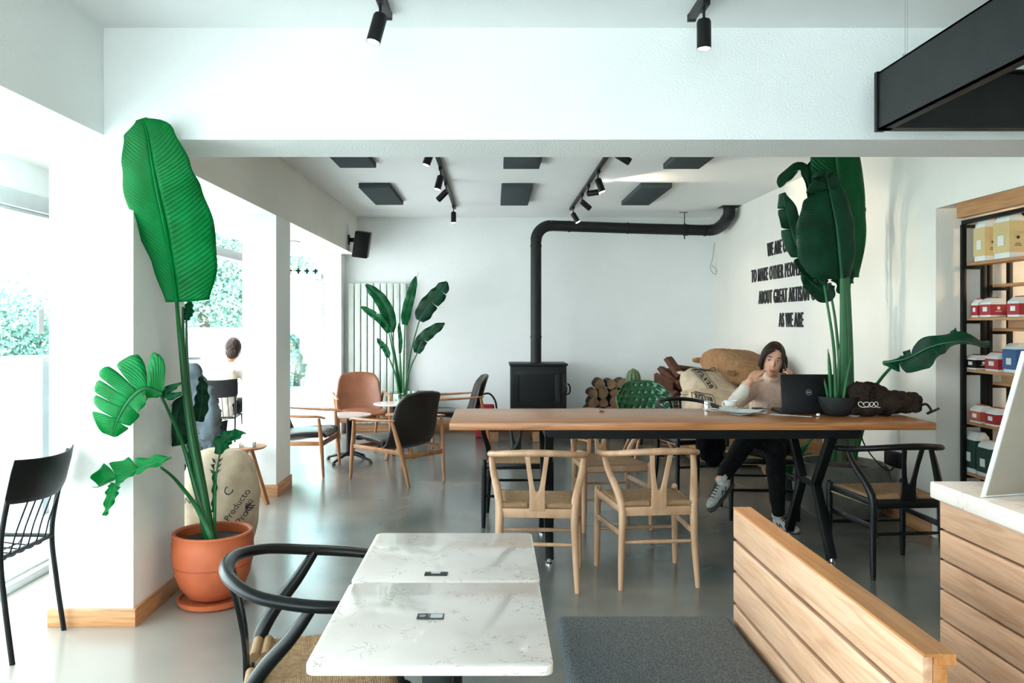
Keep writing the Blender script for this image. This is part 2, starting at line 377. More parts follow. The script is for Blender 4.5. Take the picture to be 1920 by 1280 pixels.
def text_mb(body, size, bold=0.0, sx=1.0, ext=0.0, align='LEFT', spacing=1.0):
    """returns (verts, faces) of flat or extruded lettering in the XY plane"""
    cu = bpy.data.curves.new('lettering', 'FONT'); cu.body = body; cu.size = size; cu.offset = bold; cu.extrude = ext
    cu.align_x = align; cu.resolution_u = 2; cu.space_character = spacing
    o = bpy.data.objects.new('work', cu); C.objects.link(o)
    dg = bpy.context.evaluated_depsgraph_get(); dg.update()
    me = bpy.data.meshes.new_from_object(o.evaluated_get(dg)); bpy.data.objects.remove(o)
    vs = [V((v.co.x*sx, v.co.y, v.co.z)) for v in me.vertices]; fs = [tuple(p.vertices) for p in me.polygons]
    bpy.data.meshes.remove(me); return vs, fs
def lettering(name, items, mt, parent, base, onto=None, off=.0015, bscale=1):
    """items: list of (verts, faces, matrix); projected along -local z of matrix on surface 'onto' when given"""
    mb = MB()
    for vs, fs, mx in items: mb.add([mx @ v for v in vs], fs)
    me = bpy.data.meshes.new(name); me.from_pydata([tuple(v) for v in mb.v], [], mb.f); me.materials.append(M[mt])
    if onto is not None:
        bm = bmesh.new(); bm.from_mesh(me); bmesh.ops.triangulate(bm, faces=bm.faces)
        for _ in range(2):
            es = [e for e in bm.edges if e.calc_length() > .02]
            if es: bmesh.ops.subdivide_edges(bm, edges=es, cuts=1); bmesh.ops.triangulate(bm, faces=bm.faces)
        bv = BVHTree.FromPolygons([v.co.copy() for v in onto.data.vertices], [tuple(p.vertices) for p in onto.data.polygons])
        d = (items[0][2].to_3x3() @ V((0, 0, -1))).normalized()
        for v in bm.verts:
            h = bv.ray_cast(v.co-d*.5, d)
            if h[0] is not None: v.co = h[0]-d*off*3
        bm.to_mesh(me); bm.free()
    o = bpy.data.objects.new(name, me); C.objects.link(o); o.parent = parent
    return o
def frame(o, x, y):
    x = V(x).normalized(); y = V(y); z = x.cross(y).normalized(); y = z.cross(x).normalized()
    m = Matrix((x, y, z)).transposed().to_4x4(); m.translation = V(o); return m

# ---------------------------------------------------------------- the setting
YB, XR, ZC = 10.64, 2.96, 2.84
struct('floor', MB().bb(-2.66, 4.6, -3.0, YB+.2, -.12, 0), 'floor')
struct('ground', MB().bb(-45, -2.66, -12, 60, -.14, -.02).bb(-2.66, 5, YB+.2, 60, -.14, -.02), 'paving')
struct('ceiling', MB().bb(-2.75, 4.6, -3.0, YB+.2, ZC, ZC+.12), 'ceil')
struct('wall_back', MB().bb(-2.05, XR+.15, YB, YB+.2, 0, ZC), 'wall')
struct('wall_back', MB().bb(-2.19, -1.97, 10.35, YB, 0, 2.33), 'wall')['label'] = 'end pier'
struct('wall_right', MB().bb(XR, XR+.15, 5.35, YB, 0, ZC).bb(XR, XR+.12, -3, 5.35, 2.205, ZC).bb(XR+.15, 4.6, 5.35, 5.5, 0, ZC), 'wall_warm_shade')
struct('wall_right', MB().bb(4.45, 4.6, -3, 5.35, 0, ZC).bb(2.96, 4.45, -3, -2.85, 0, ZC), 'wall_warm_shade')
struct('ceiling', MB().bb(XR+.12, 4.45, -2.85, 5.35, 2.21, 2.30), 'wall_warm_shade')
struct('wall_left', MB().bb(-2.75, -1.80, 4.2, YB, 2.33, ZC), 'wall_warm_shade')  # same header as the near part, with its shade in the colour
struct('wall_left', MB().bb(-2.75, -1.85, -3, 4.2, 2.33, ZC), 'wall')
struct('beam', MB().bb(-1.85, XR, 3.80, 4.20, 2.31, ZC), 'wall')
struct('pillar', MB().bb(-2.11, -1.71, 3.80, 4.43, 0, 2.33), 'wall')
struct('pillar', MB().bb(-2.08, -1.80, 6.63, 7.09, 0, 2.33), 'wall')
struct('baseboard_left', MB().bb(-2.112, -1.695, 3.785, 3.80, 0, .085, 'pine').bb(-1.71, -1.695, 3.80, 4.44, 0, .085, 'pine_y'), None, bevel=.002)
struct('baseboard_left', MB().bb(-2.085, -1.785, 6.615, 6.63, 0, .10, 'pine').bb(-1.80, -1.785, 6.63, 7.10, 0, .10, 'pine_y'), None, bevel=.002)
struct('baseboard_back', MB().bb(-1.97, XR, YB-.015, YB, 0, .10), 'pine', bevel=.002)
struct('baseboard_right', MB().bb(XR-.015, XR, 5.40, YB-.02, 0, .10), 'pine_y', bevel=.002)
struct('wall_front', MB().bb(-2.75, 4.6, -3.1, -3, 2.6, ZC).bb(-2.75, -2.4, -3.1, -3, 0, 2.6).bb(.6, 4.6, -3.1, -3, 0, 2.6), 'wall')  # unseen; opening narrowed to balance the fill daylight
struct('trim_1', MB().bb(XR+.004, XR+.05, .5, 5.12, 2.108, 2.204), 'warmboard', bevel=.003)
# glazing on the left: sliding frameless panes in an aluminium head and floor track
XG = -2.63
def glaze(n, y0, y1, pane_w):
    t = bpy.data.objects.new('window_%d' % n, None); C.objects.link(t); t.location = (XG, y0, 0); t['kind'] = 'structure'
    L = y1-y0
    MB().bb(-.05, .05, 0, L, 2.07, 2.16).bb(-.02, .02, 0, L, 2.05, 2.07).build('head_track', 'alu', t, bevel=.004)
    MB().bb(-.06, .06, 0, L, 0, .045).bb(-.015, .015, 0, L, .045, .06).build('floor_track', 'alu', t, bevel=.004)
    MB().bb(-.06, .04, 0, L, 2.16, 2.33).build('fascia', 'white', t)
    k = max(1, round(L/pane_w))
    for i in range(k):
        a = i*L/k+.004; b = (i+1)*L/k-.004
        g = MB().bb(-.006, .006, a, b, .07, 2.05).build('pane', 'glass', t)
        MB().bb(-.014, .014, a+.02, a+.10, .06, .10).bb(-.014, .014, a+.02, a+.10, 2.01, 2.05).build('pane_clamp', 'chrome', g, bevel=.003)
    return t
w1 = glaze(1, -2.9, 3.9, .95); w2 = glaze(2, 3.9, 6.9, 1.0)
# third bay is open: head rail only, its panes folded against the end pier
t = bpy.data.objects.new('window_3', None); C.objects.link(t); t.location = (XG, 6.9, 0); t['kind'] = 'structure'
MB().bb(-.05, .05, 0, 3.4, 2.07, 2.16).build('head_track', 'alu', t, bevel=.004)
MB().bb(-.06, .06, 0, 3.4, 0, .04).build('floor_track', 'alu', t, bevel=.004)
for k in range(4):
    g = MB().bb(.02, .46, 3.20+k*.035, 3.212+k*.035, .06, 2.0).build('pane', 'glass', t)
    MB().bb(.02, .46, 3.194+k*.035, 3.218+k*.035, 2.0, 2.06).build('pane_rail', 'alu', g, bevel=.003)
    MB().tube([(.06+.1*k, 3.2+k*.035, 2.05), (.06+.1*k, 3.2+k*.035, 2.13)], .012).tube([(.03+.1*k, 3.2+k*.035, 2.10), (.09+.1*k, 3.2+k*.035, 2.10)], .012).build('pane_roller', 'steel', g)
    o = g
tag(MB().bb(-.004, .004, 0, .055, 0, .14).build('window_sticker', 'lgrey', None, loc=(XG+.012, 4.60, 1.375)), 'grey rectangular notice stuck on the left window glass', 'sticker')
# assumed glazed front behind the viewer, unseen, sized for its fill daylight
t = bpy.data.objects.new('window_4', None); C.objects.link(t); t.location = (0, -3.05, 0); t['kind'] = 'structure'  # added unseen window, frame and pane, for fill daylight
MB().bb(-2.4, .6, -.03, .03, 2.52, 2.6).bb(-2.4, .6, -.03, .03, 0, .06).bb(-2.4, -2.34, -.03, .03, .06, 2.52).bb(.54, .6, -.03, .03, .06, 2.52).bb(-.9, -.84, -.03, .03, .06, 2.52).build('window_frame', 'steel', t)
MB().bb(-2.34, .54, -.004, .004, .06, 2.52).build('pane', 'glass', t)
# ---------------------------------------------------------------- wishbone chairs
def wishbone(label, fm, name='wishbone_chair', group=None):
    t = thing(name, label, 'chair', group=group)
    for s in (-1, 1):
        MB().tube(cr([(s*.232, .205, .465), (s*.235, .21, .44), (s*.236, .21, .25), (s*.24, .215, 0)], 4), [.0125, .0185, .0195, .0195, .019, .018, .014], 12, flat=1).build('leg', fm, t)
        MB().tube(cr([(s*.215, -.235, 0), (s*.205, -.215, .22), (s*.200, -.21, .42), (s*.215, -.17, .52), (s*.245, -.09, .62), (s*.258, -.035, .70)], 5), [.0135, .018, .0205, .022, .0205, .018, .014], 12).build('leg', fm, t)
        MB().bar((s*.203, -.21, .295), (s*.235, .20, .295), .016, .032).build('stretcher', fm, t, bevel=.004)
        MB().bar((s*.200, -.20, .425), (s*.232, .20, .435), .022, .036).build('seat_rail', fm, t, bevel=.004)
    MB().bar((-.2, -.21, .418), (.2, -.21, .418), .022, .05).build('seat_rail', fm, t, bevel=.004)
    MB().bar((-.23, .205, .43), (.23, .205, .43), .022, .038).build('seat_rail', fm, t, bevel=.004)
    MB().tube(cr([(-.205, -.213, .25), (0, -.213, .25), (.205, -.213, .25)], 5), [.007, .010, .011, .010, .007], 8).build('stretcher', fm, t)
    MB().tube(cr([(-.235, .21, .22), (0, .21, .22), (.235, .21, .22)], 5), [.008, .011, .012, .011, .008], 8).build('stretcher', fm, t)
    rail = cr([(-.235, .17, .685), (-.262, .06, .695), (-.262, -.06, .708), (-.225, -.18, .728), (-.12, -.255, .745), (0, -.275, .75), (.12, -.255, .745), (.225, -.18, .728), (.262, -.06, .708), (.262, .06, .695), (.235, .17, .685)], 5)
    MB().tube(rail, [.016, .018, .0185, .018, .019, .0215, .019, .018, .0185, .018, .016], 12, flat=.92, upv=(0, 0, 1)).build('top_rail', fm, t)
    # Y-shaped splat
    def yf(u, v, q):
        k = (v-.44)/.31; return V((u, -.222-.05*k*k+q-.006, v))
    L = [(-.044, .43), (-.040, .50), (-.042, .56), (-.052, .64), (-.066, .745), (-.040, .748), (-.030, .66), (-.018, .58), (-.008, .538), (0, .532)]
    poly = L+[(-x, z) for x, z in reversed(L[:-1])]
    MB().prism(poly, yf, .012).build('splat', fm, t, bevel=.002)
    # woven cord seat: slightly dished, rounded over the rails
    mb = MB(); n = 24; vs = []; fs = []
    for j in range(n+1):
        for i in range(n+1):
            u = i/n*2-1; v = j/n*2-1
            yy = v*.205-.002; hw = .218+.018*v
            e = max(abs(u), abs(v)); z = .462-.012*(1-u*u)*(1-v*v)-.022*max(0, (e-.85)/.15)**2
            if abs(abs(u)-abs(v)) < .06 and e < .98: z -= .0025
            vs.append((u*hw, yy, z))
    for j in range(n):
        for i in range(n): fs.append((j*(n+1)+i, j*(n+1)+i+1, (j+1)*(n+1)+i+1, (j+1)*(n+1)+i))
    top = len(vs); vs += [(x, y, z-.036-(0.0 if True else 0)) for x, y, z in vs[:]]
    fs += [tuple(top+i for i in reversed(f)) for f in fs[:]]
    rim = [i for i in range(n)]+[i*(n+1)+n for i in range(n)]+[n*(n+1)+n-i for i in range(n)]+[(n-i)*(n+1) for i in range(n)]
    for a, b in zip(rim, rim[1:]+rim[:1]): fs.append((a, top+a, top+b, b))
    mb.add(vs, fs).build('seat', 'cord', t, ang=60)
    for s in (-1, 1):   # thick cord wraps over the back rail on both sides of the splat
        mbw = MB()
        for r_ in range(2): mbw.tube([(s*.052, -.205+r_*.03, .458-r_*.002), (s*.19, -.203+r_*.03, .456-r_*.002)], .0155, 10)
        mbw.build('cord_wrap', 'cord', t, ang=60)
    return t
def place(o, x, y, deg, z=0): o.location = (x, y, z); o.rotation_euler = (0, 0, math.radians(deg)); return o
n1 = wishbone('pale beech wishbone chair with cord seat, left of the two at the table near side', 'beech')
place(n1, .250, 4.51, -4)
n2 = copy_tree(n1, label='pale beech wishbone chair with cord seat, right of the two at the table near side'); place(n2, .875, 4.565, 6)
n3 = copy_tree(n1, label='pale beech wishbone chair on the far side of the long table, facing the viewer'); place(n3, .83, 5.74, 188)
b1 = wishbone('black wishbone chair with cord seat at the right end of the long table, back turned', 'black')
place(b1, 2.32, 4.73, 5)
b2 = copy_tree(b1, label='black wishbone chair at the far left of the long table, facing the viewer'); place(b2, .17, 5.84, 180)
b3 = copy_tree(b1, label='black wishbone chair on which the woman with the laptop sits'); place(b3, 1.985, 6.03, 176)
b4 = copy_tree(b1, label='black wishbone chair standing behind the long table in front of the sacks'); place(b4, 1.72, 7.0, 196)
b5 = copy_tree(b1, label='black wishbone chair in the foreground pulled up to the white stone table', group=None); place(b5, -.49, 2.34, -78)

# ---------------------------------------------------------------- community table
TT = .85
t = thing('community_table', 'long wooden community table on black steel hourglass legs', 'table', (1.18, 5.12, 0))
MB().bb(-1.44, 1.44, -.39, .39, TT-.045, TT).build('table_top', 'oak', t, bevel=.004)
mb = MB().bb(-.86, 1.0, -.36, -.31, TT-.10, TT-.046).bb(-.86, 1.0, .31, .36, TT-.10, TT-.046); mb.build('under_frame', 'steel', t)
for X in (-.845, .84):
    for s in (-1, 1):
        m_ = MB()
        for a, b in (((X, s*.345, TT-.08), (X, s*.11, .43)), ((X, s*.11, .43), (X, s*.345, .03))): m_.bar(a, b, .05, .05, up=(1, 0, 0))
        m_.build('leg', 'steel', t, bevel=.003)
        MB().lathe([(.012, .008), (.012, .05)], 10, (X, s*.345, 0)).lathe([(.022, 0), (.022, .008), (.01, .016)], 12, (X, s*.345, 0)).build('levelling_foot', 'chrome', t)
    MB().bb(X-.025, X+.025, -.345, .345, TT-.10, TT-.046).bb(X-.02, X+.02, -.11, .11, .41, .45).build('cross_bar', 'steel', t)
tag(MB().box((0, 0, .004), (.028, .008, .006), Matrix.Rotation(-.4, 3, 'Z')).build('wood_chip', 'bark', None, loc=(.72, 5.30, TT)), 'tiny dark splinter lying on the long wooden table', 'splinter')

# ---------------------------------------------------------------- white stone tables
def stone_table(label, x0, x1, y0, y1, zt, cardx, cardy):
    cx_, cy_ = (x0+x1)/2, (y0+y1)/2
    t = thing('stone_table', label, 'table', (cx_, cy_, 0), group=None)
    wx, wy = (x1-x0)/2, (y1-y0)/2; r = .022; pts = []
    for sx, sy, a0 in ((1, 1, 0), (-1, 1, 90), (-1, -1, 180), (1, -1, 270)):
        for k in range(6):
            a = math.radians(a0+k*18); pts.append((sx*(wx-r)+r*math.cos(a), sy*(wy-r)+r*math.sin(a)))
    MB().prism(pts, lambda u, v, q: V((u, v, zt-.02+q)), .02).build('table_top', 'quartz', t, bevel=.0025)
    MB().bb(-.18, .18, -.18, .18, zt-.026, zt-.0205).build('mounting_plate', 'steel', t)
    MB().bb(-.035, .035, -.035, .035, .02, zt-.026).build('pedestal', 'steel', t, bevel=.003)
    MB().bb(-.20, .20, -.20, .20, 0, .02).build('base_plate', 'steel', t, bevel=.004)
    return t
T1 = stone_table('white speckled stone table nearest the viewer, in front of the other', -.386, .124, 1.63, 2.155, .74, 0, 0)
T2 = stone_table('white speckled stone table pushed behind the nearest one', -.388, .128, 2.172, 2.675, .738, 0, 0)
def table_card(label, x, y, z, flip):
    t = thing('table_card', label, 'card', (x, y, z), group=None)
    MB().bb(-.032, .032, -.017, .017, 0, .0015).build('card_board', 'card', t, bevel=.0005)
    if flip: MB().bb(-.014, .012, .0, .015, .0015, .002).build('blank_panel', 'lgrey', t)
    else:
        MB().bb(.0, .029, -.013, .013, .0015, .002).build('blank_panel', 'lgrey', t)
        MB().tube([(-.019+.007*math.cos(a*PI/8), .0055*math.sin(a*PI/8), .0018) for a in range(16)], .0006, 4, closed=True).bb(-.004, -.0032, -.012, .012, .0015, .002).bb(-.023, -.015, -.001, .001, .0015, .002).build('emblem', 'lgrey', t)
    return t
c = P(806, 1156, 1.93); table_card('black card with ring emblem on the nearest white stone table', -.1495, 1.905, .741, False)
table_card('black card with pale panel on the farther white stone table', -.160, 2.205+.03, .7385, True)

# ---------------------------------------------------------------- bench and counter
t = thing('banquette_bench', 'pale slatted wooden bench with tall back and orange top rail', 'bench', (.78, 2.0, 0))
X0, Y0, Y1, ZT = 0.0, -.545, .60, .842
for k in range(5):
    zt = ZT-.0065-k*.103
    MB().bb(X0, X0+.02, Y0, Y1, zt-.092, zt).build('back_slat', 'ash', t, bevel=.0025)
MB().bb(X0-.001, X0+.056, Y0-.01, Y1, ZT-.006, ZT).bb(X0+.0205, X0+.056, Y0-.01, Y1, ZT-.02, ZT-.006).build('top_rail', 'ash_top', t)
for y in (Y0+.022, -.02, Y1-.05): MB().bb(X0+.021, X0+.048, y-.02, y+.02, 0, ZT-.021).build('upright', 'ash_top', t, bevel=.002)
MB().bb(X0-.54, X0-.02, Y0+.01, Y1-.02, .10, .405).build('seat_box', 'ash', t, bevel=.003)
MB().bb(X0-.50, X0-.06, Y0+.04, Y1-.06, 0, .099).build('plinth', 'steel', t)
t = MB()
t.bb(-.57, -.005, -.62, .615, .407, .487)
tag(t.build('seat_cushion', 'grey_cloth', None, bevel=.022, seg=4, loc=(.775, 2.0, 0)), 'grey melange seat cushion lying on the slatted bench', 'cushion')

t = thing('counter', 'service counter of horizontal wooden boards with white stone top', 'counter', (1.434, 1.6, 0))
MB().bb(0, .80, -1.6, 1.03, .866, .92).build('counter_top', 'quartz', t, bevel=.006, seg=3)
for k in range(9):
    zt = .862-k*.097
    if zt-.089 < 0: break
    MB().bb(.022, .042, -1.58, 1.008, zt-.089, zt).bb(.042, .78, .988, 1.008, zt-.089, zt).build('cladding_board', 'ash', t, bevel=.002)
MB().bb(.045, .76, -1.56, .985, 0, .865).build('carcass', 'steel', t)
# leaning board display with easel, seen from behind
t = thing('display_board', 'white edged board on an easel flap standing on the counter, seen from behind', 'sign', (1.452, 2.378, .921), math.radians(15))
lean = .30
def bf(u, v, q): return V((u, -v*math.sin(lean)+q*math.cos(lean), v*math.cos(lean)+q*math.sin(lean)*0))
MB().prism([(0, 0), (.34, 0), (.34, .46), (0, .46)], bf, .006).build('board', 'white', t, bevel=.001)
MB().prism([(.012, .006), (.32, .006), (.32, .45), (.012, .45)], lambda u, v, q: bf(u, v, q-.0035), .003).build('back_lining', 'board_back', t)
MB().prism([(.08, .0), (.10, .14), (.115, .16), (.14, .168), (.16, .16), (.165, .24), (.20, .34), (.26, .34), (.26, 0)], lambda u, v, q: V((u, -.07+.0*v+q-(1-v/.34)*.09-.03*v/.34, v*.95)), .003).build('easel_flap', 'white', t)

# ---------------------------------------------------------------- lounge armchairs
def armchair(label, lm):
    t = thing('lounge_armchair', label, 'armchair')
    fm = 'teak'
    for s in (-1, 1):
        MB().tube(cr([(s*.315, .33, 0), (s*.31, .315, .22), (s*.305, .30, .40), (s*.31, .285, .545)], 4), [.0125, .017, .022, .019, .015], 12).build('leg', fm, t)
        MB().tube(cr([(s*.215, -.36, 0), (s*.245, -.31, .25), (s*.275, -.27, .42), (s*.30, -.235, .57)], 4), [.0125, .018, .022, .018, .014], 12).build('leg', fm, t)
        MB().tube(cr([(s*.305, .345, .545), (s*.315, .28, .562), (s*.325, .10, .566), (s*.325, -.10, .574), (s*.305, -.27, .585)], 5), [.016, .024, .028, .025, .020, .014], 12, flat=.55, upv=(0, 0, 1)).build('armrest', fm, t)
        MB().bar((s*.255, -.29, .30), (s*.305, .30, .31), .022, .04).build('side_rail', fm, t, bevel=.005)
    MB().bar((-.24, -.31, .265), (.24, -.31, .265), .02, .045).build('rear_rail', fm, t, bevel=.005)
    MB().bar((-.305, .30, .30), (.305, .30, .30), .02, .045).build('front_rail', fm, t, bevel=.005)
    prof = cr([(.33, .355), (.30, .372), (.15, .345), (-.05, .315), (-.17, .335), (-.235, .42), (-.28, .58), (-.325, .74), (-.35, .83)], 4)
    prof = [V((p[0], p[1], 0)) for p in [(q.x, q.y) for q in cr([(a, b, 0) for a, b in [(.33, .355), (.30, .372), (.15, .345), (-.05, .315), (-.17, .335), (-.235, .42), (-.28, .58), (-.325, .74), (-.35, .83)]], 4)]]
    K = len(prof); n = 14; ws = lerpl([.255, .27, .275, .275, .275, .285, .275, .25, .205], K); vs = []; fs = []
    for i, p in enumerate(prof):
        k = i/(K-1)
        for j in range(n+1):
            u = j/n*2-1; x = ws[i]*u
            if k < .42: y, z = p.x, p.y+.075*abs(u)**3*min(1, k/.3)
            else: y, z = p.x+.085*abs(u)**2.2*min(1, (1-k)/.25+.35), p.y-.03*max(0, k-.85)/.15*abs(u)**2
            vs.append(V((x, y, z)))
    for i in range(K-1):
        for j in range(n): fs.append((i*(n+1)+j, i*(n+1)+j+1, (i+1)*(n+1)+j+1, (i+1)*(n+1)+j))
    me = ev_mesh(MB().add(vs, fs), [('SOLIDIFY', dict(thickness=.032, offset=0)), ('SUBSURF', dict(levels=1))], 'seat_shell')
    me.materials.clear(); me.materials.append(M[lm]); me.polygons.foreach_set('use_smooth', [True]*len(me.polygons))
    o = bpy.data.objects.new('seat_shell', me); C.objects.link(o); o.parent = t
    MB().ball((0, .09, .375), (.245, .235, .038), 28, 12, fn=lambda d, v: V((.245*math.copysign(abs(d.x)**.55, d.x), .235*math.copysign(abs(d.y)**.55, d.y), v.z))).build('seat_pad', lm, t)
    return t
A1 = armchair('dark brown leather armchair with its back turned, beside the low round table', 'leather')
place(A1, -.86, 7.38, 48)
A2 = copy_tree(A1, label='dark brown leather armchair near the back wall, left of the stove'); place(A2, -.42, 9.52, 98)
A3 = copy_tree(A1, label='brown leather armchair partly hidden behind the white pillar'); place(A3, -1.90, 7.80, -93)
A4 = armchair('tan leather armchair in front of the radiator, facing the room', 'leather_tan'); place(A4, -1.60, 9.66, 196)

# ---------------------------------------------------------------- small round tables
def cafe_table(label, x, y, zt, r, rz=0):
    t = thing('cafe_table', label, 'table', (x, y, 0), rz)
    MB().lathe([(.001, zt-.018), (r-.006, zt-.018), (r, zt-.012), (r, zt-.004), (r-.004, zt), (.001, zt)], 48).build('table_top', 'quartz', t)
    MB().lathe([(.03, .06), (.03, zt-.02)], 20).lathe([(.09, zt-.026), (.09, zt-.019)], 20).build('column', 'steel', t)
    for k in range(4):
        a = PI/4+k*PI/2; d = V((math.cos(a), math.sin(a), 0))
        f = MB().tube(cr([d*.02+V((0, 0, .09)), d*.10+V((0, 0, .075)), d*.20+V((0, 0, .045)), d*.265+V((0, 0, .028))], 3), [.022, .018, .014, .012], 8).build('base_foot', 'iron', t)
        MB().lathe([(.018, 0), (.02, .008), (.018, .022), (.008, .026)], 10, d*.265).build('foot_pad', 'rubber', f)
    return t
cafe_table('low round cafe table with white top beside the turned armchair', -1.50, 8.32, .49, .228, math.radians(20))
cafe_table('second low round cafe table with white top in front of the plant', -1.14, 9.18, .52, .235)
def tripod(label, x, y, zt, r, rz, splay=.22):
    t = thing('side_table', label, 'table', (x, y, 0), rz)
    MB().lathe([(.001, zt-.02), (r*.9, zt-.02), (r, zt-.008), (r, zt-.002), (r-.006, zt), (.001, zt)], 40).build('table_top', 'teak', t)
    for k in range(3):
        a = PI/2+k*2*PI/3; d = V((math.cos(a), math.sin(a), 0))
        MB().bar(d*.05+V((0, 0, zt-.021)), d*splay, .045, .024, up=d).build('leg', 'teak', t, bevel=.004)
    m_ = MB()
    for k in range(3):
        a = PI/2+k*2*PI/3; b = a+2*PI/3; q = .05+(splay-.05)*.62
        m_.bar((q*math.cos(a), q*math.sin(a), .17), (q*math.cos(b), q*math.sin(b), .17), .03, .02)
    m_.build('stretcher', 'teak', t, bevel=.003)
    return t
tripod('round wooden tripod side table beside the second white pillar', -1.985, 6.40, .455, .165, math.radians(14), .20)
tripod('small round wooden tripod table between the armchairs', -1.02, 8.52, .47, .13, .4, .17)
tripod('wooden tripod table behind the long table, only its legs showing', 1.05, 8.72, .50, .17, .9, .24)
# menu cards on the side table
for x, y, l, h_, rz in ((-2.02, 6.42, 'tall white menu stand on the wooden tripod table', .17, .3), (-1.93, 6.34, 'small white card box on the right of the tripod table', .075, -.2)):
    t = thing('menu_stand', l, 'menu', (x, y, .456), rz)
    MB().bb(-.045, .045, -.002, .002, 0, h_).build('card_panel', 'white', t); MB().bb(-.04, .04, -.03, .03, 0, .05 if h_ > .1 else .04).build('card_holder', 'bagwhite', t, bevel=.002)
tag(MB().bb(-.035, .035, -.025, .025, 0, .04).build('sugar_box', 'white', None, bevel=.002, loc=(-2.03, 6.30, .456)), 'low white box at the front of the tripod table', 'box')

# ---------------------------------------------------------------- metal side chairs
def metal_chair(label, name='metal_chair'):
    t = thing(name, label, 'chair'); fm = 'steel'
    for s in (-1, 1):
        MB().tube(cr([(s*.19, -.25, 0), (s*.187, -.215, .25), (s*.185, -.195, .45), (s*.19, -.215, .62), (s*.195, -.27, .85)], 5), .0115, 10).build('leg', fm, t)
        MB().tube(cr([(s*.20, .22, 0), (s*.195, .20, .25), (s*.19, .185, .45)], 5), .0115, 10).build('leg', fm, t)
        MB().tube([(s*.19, .185, .445), (s*.186, -.195, .445)], .010, 8).build('seat_rail', fm, t)
    MB().tube([(-.19, .185, .445), (.19, .185, .445)], .010, 8).build('seat_rail', fm, t); MB().tube([(-.186, -.195, .445), (.186, -.195, .445)], .010, 8).build('seat_rail', fm, t)
    vs = []; n = 12
    for i in range(n+1):
        u = i/n*2-1
        for k, z in enumerate((.665, .69, .80, .855)):
            ww = (.205, .222, .225, .22)[k]; vs.append(V((u*ww, -.222-.055*(z-.62)/.23-.055*(1-u*u), z+.012*(u*u))))
    fs = [(i*4+k, (i+1)*4+k, (i+1)*4+k+1, i*4+k+1) for i in range(n) for k in range(3)]
    me = ev_mesh(MB().add(vs, fs), [('SOLIDIFY', dict(thickness=.007, offset=0)), ('BEVEL', dict(width=.002, segments=2))], 'backrest')
    me.materials.clear(); me.materials.append(M[fm]); o = bpy.data.objects.new('backrest', me); C.objects.link(o); o.parent = t
    m_ = MB()
    for k in range(5):
        x = -.12+k*.06; m_.tube(cr([(x, -.275, .68), (x, -.225, .55), (x*1.05, -.19, .44), (x*1.1, -.13, .415), (x*1.15, .02, .425), (x*1.2, .185, .445)], 4), .004, 6)
    for y, z in ((-.06, .418), (.04, .425), (.12, .435)): m_.tube([(-.187, y, .445), (-.15, y, z), (.15, y, z), (.187, y, .445)], .0035, 6)
    m_.build('wire_seat', fm, t)
    return t
mc = metal_chair('dark metal cafe chair with wire seat by the left window'); place(mc, -2.27, 3.57, 88)
oc = copy_tree(mc, label='dark metal chair outside on which a person in white sits'); place(oc, -2.98, 8.75, 8, -.02)
jc = copy_tree(mc, label='dark metal chair behind the tall plant, grey jacket hung on it'); place(jc, -2.12, 5.55, -20)

# ---------------------------------------------------------------- green shell chair, stove, pipe, radiator, speaker
t = thing('shell_chair', 'glossy green dimpled shell chair behind the long table', 'chair', (1.60, 8.20, 0), math.radians(188))
nu, nv = 60, 44; vs = []; fs = []
for i in range(nv+1):
    v = i/nv
    for j in range(nu+1):
        u = j/nu*2-1
        ww = .24+.07*math.sin(min(1, v*1.3)*PI*.5)-.05*max(0, v-.8)/.2
        if v < .45: y, z = .24-.45*v/.45, .43-.03*math.sin(v/.45*PI)
        else: k = (v-.45)/.55; y, z = -.21-.10*k, .43+.40*k
        x = ww*u; lift = abs(u)**3
        if v < .45: z += .09*lift*v/.45
        else: y += .12*lift; z += .09*(1-(v-.45)/.55)*lift-.10*abs(u)**4*max(0, v-.6)/.4
        vs.append(V((x, y, z)))
for i in range(nv):
    for j in range(nu): fs.append((i*(nu+1)+j, i*(nu+1)+j+1, (i+1)*(nu+1)+j+1, (i+1)*(nu+1)+j))
me = MB().add(vs, fs).mesh('seat_shell', 'green')
dim = []
for r_ in range(9):
    for c_ in range(9): dim.append((-.95+c_*.235+(r_ % 2)*.117, .08+r_*.105))
for k, v_ in enumerate(me.vertices):
    i, j = divmod(k, nu+1); u = j/nu*2-1; v = i/nv; s_ = 0
    for a, b in dim: s_ += math.exp(-(((u-a)/.052)**2+((v-b)/.026)**2))
    v_.co -= v_.normal*.022*s_*(1 if v_.normal.y+v_.normal.z > 0 else -1)
o = bpy.data.objects.new('work', me); C.objects.link(o); o.modifiers.new('s', 'SOLIDIFY').thickness = .008
dg = bpy.context.evaluated_depsgraph_get(); dg.update(); me2 = bpy.data.meshes.new_from_object(o.evaluated_get(dg)); bpy.data.objects.remove(o)
me2.polygons.foreach_set('use_smooth', [True]*len(me2.polygons)); o = bpy.data.objects.new('seat_shell', me2); C.objects.link(o); o.parent = t
for sx in (-1, 1):
    for sy in (-1, 1): MB().tube([(sx*.10, sy*.09-.02, .405), (sx*.24, sy*.23-.02, 0)], [.019, .012], 10).build('leg', 'teak', t)
MB().bb(-.12, .12, -.13, .09, .385, .402).build('seat_mount', 'steel', t)

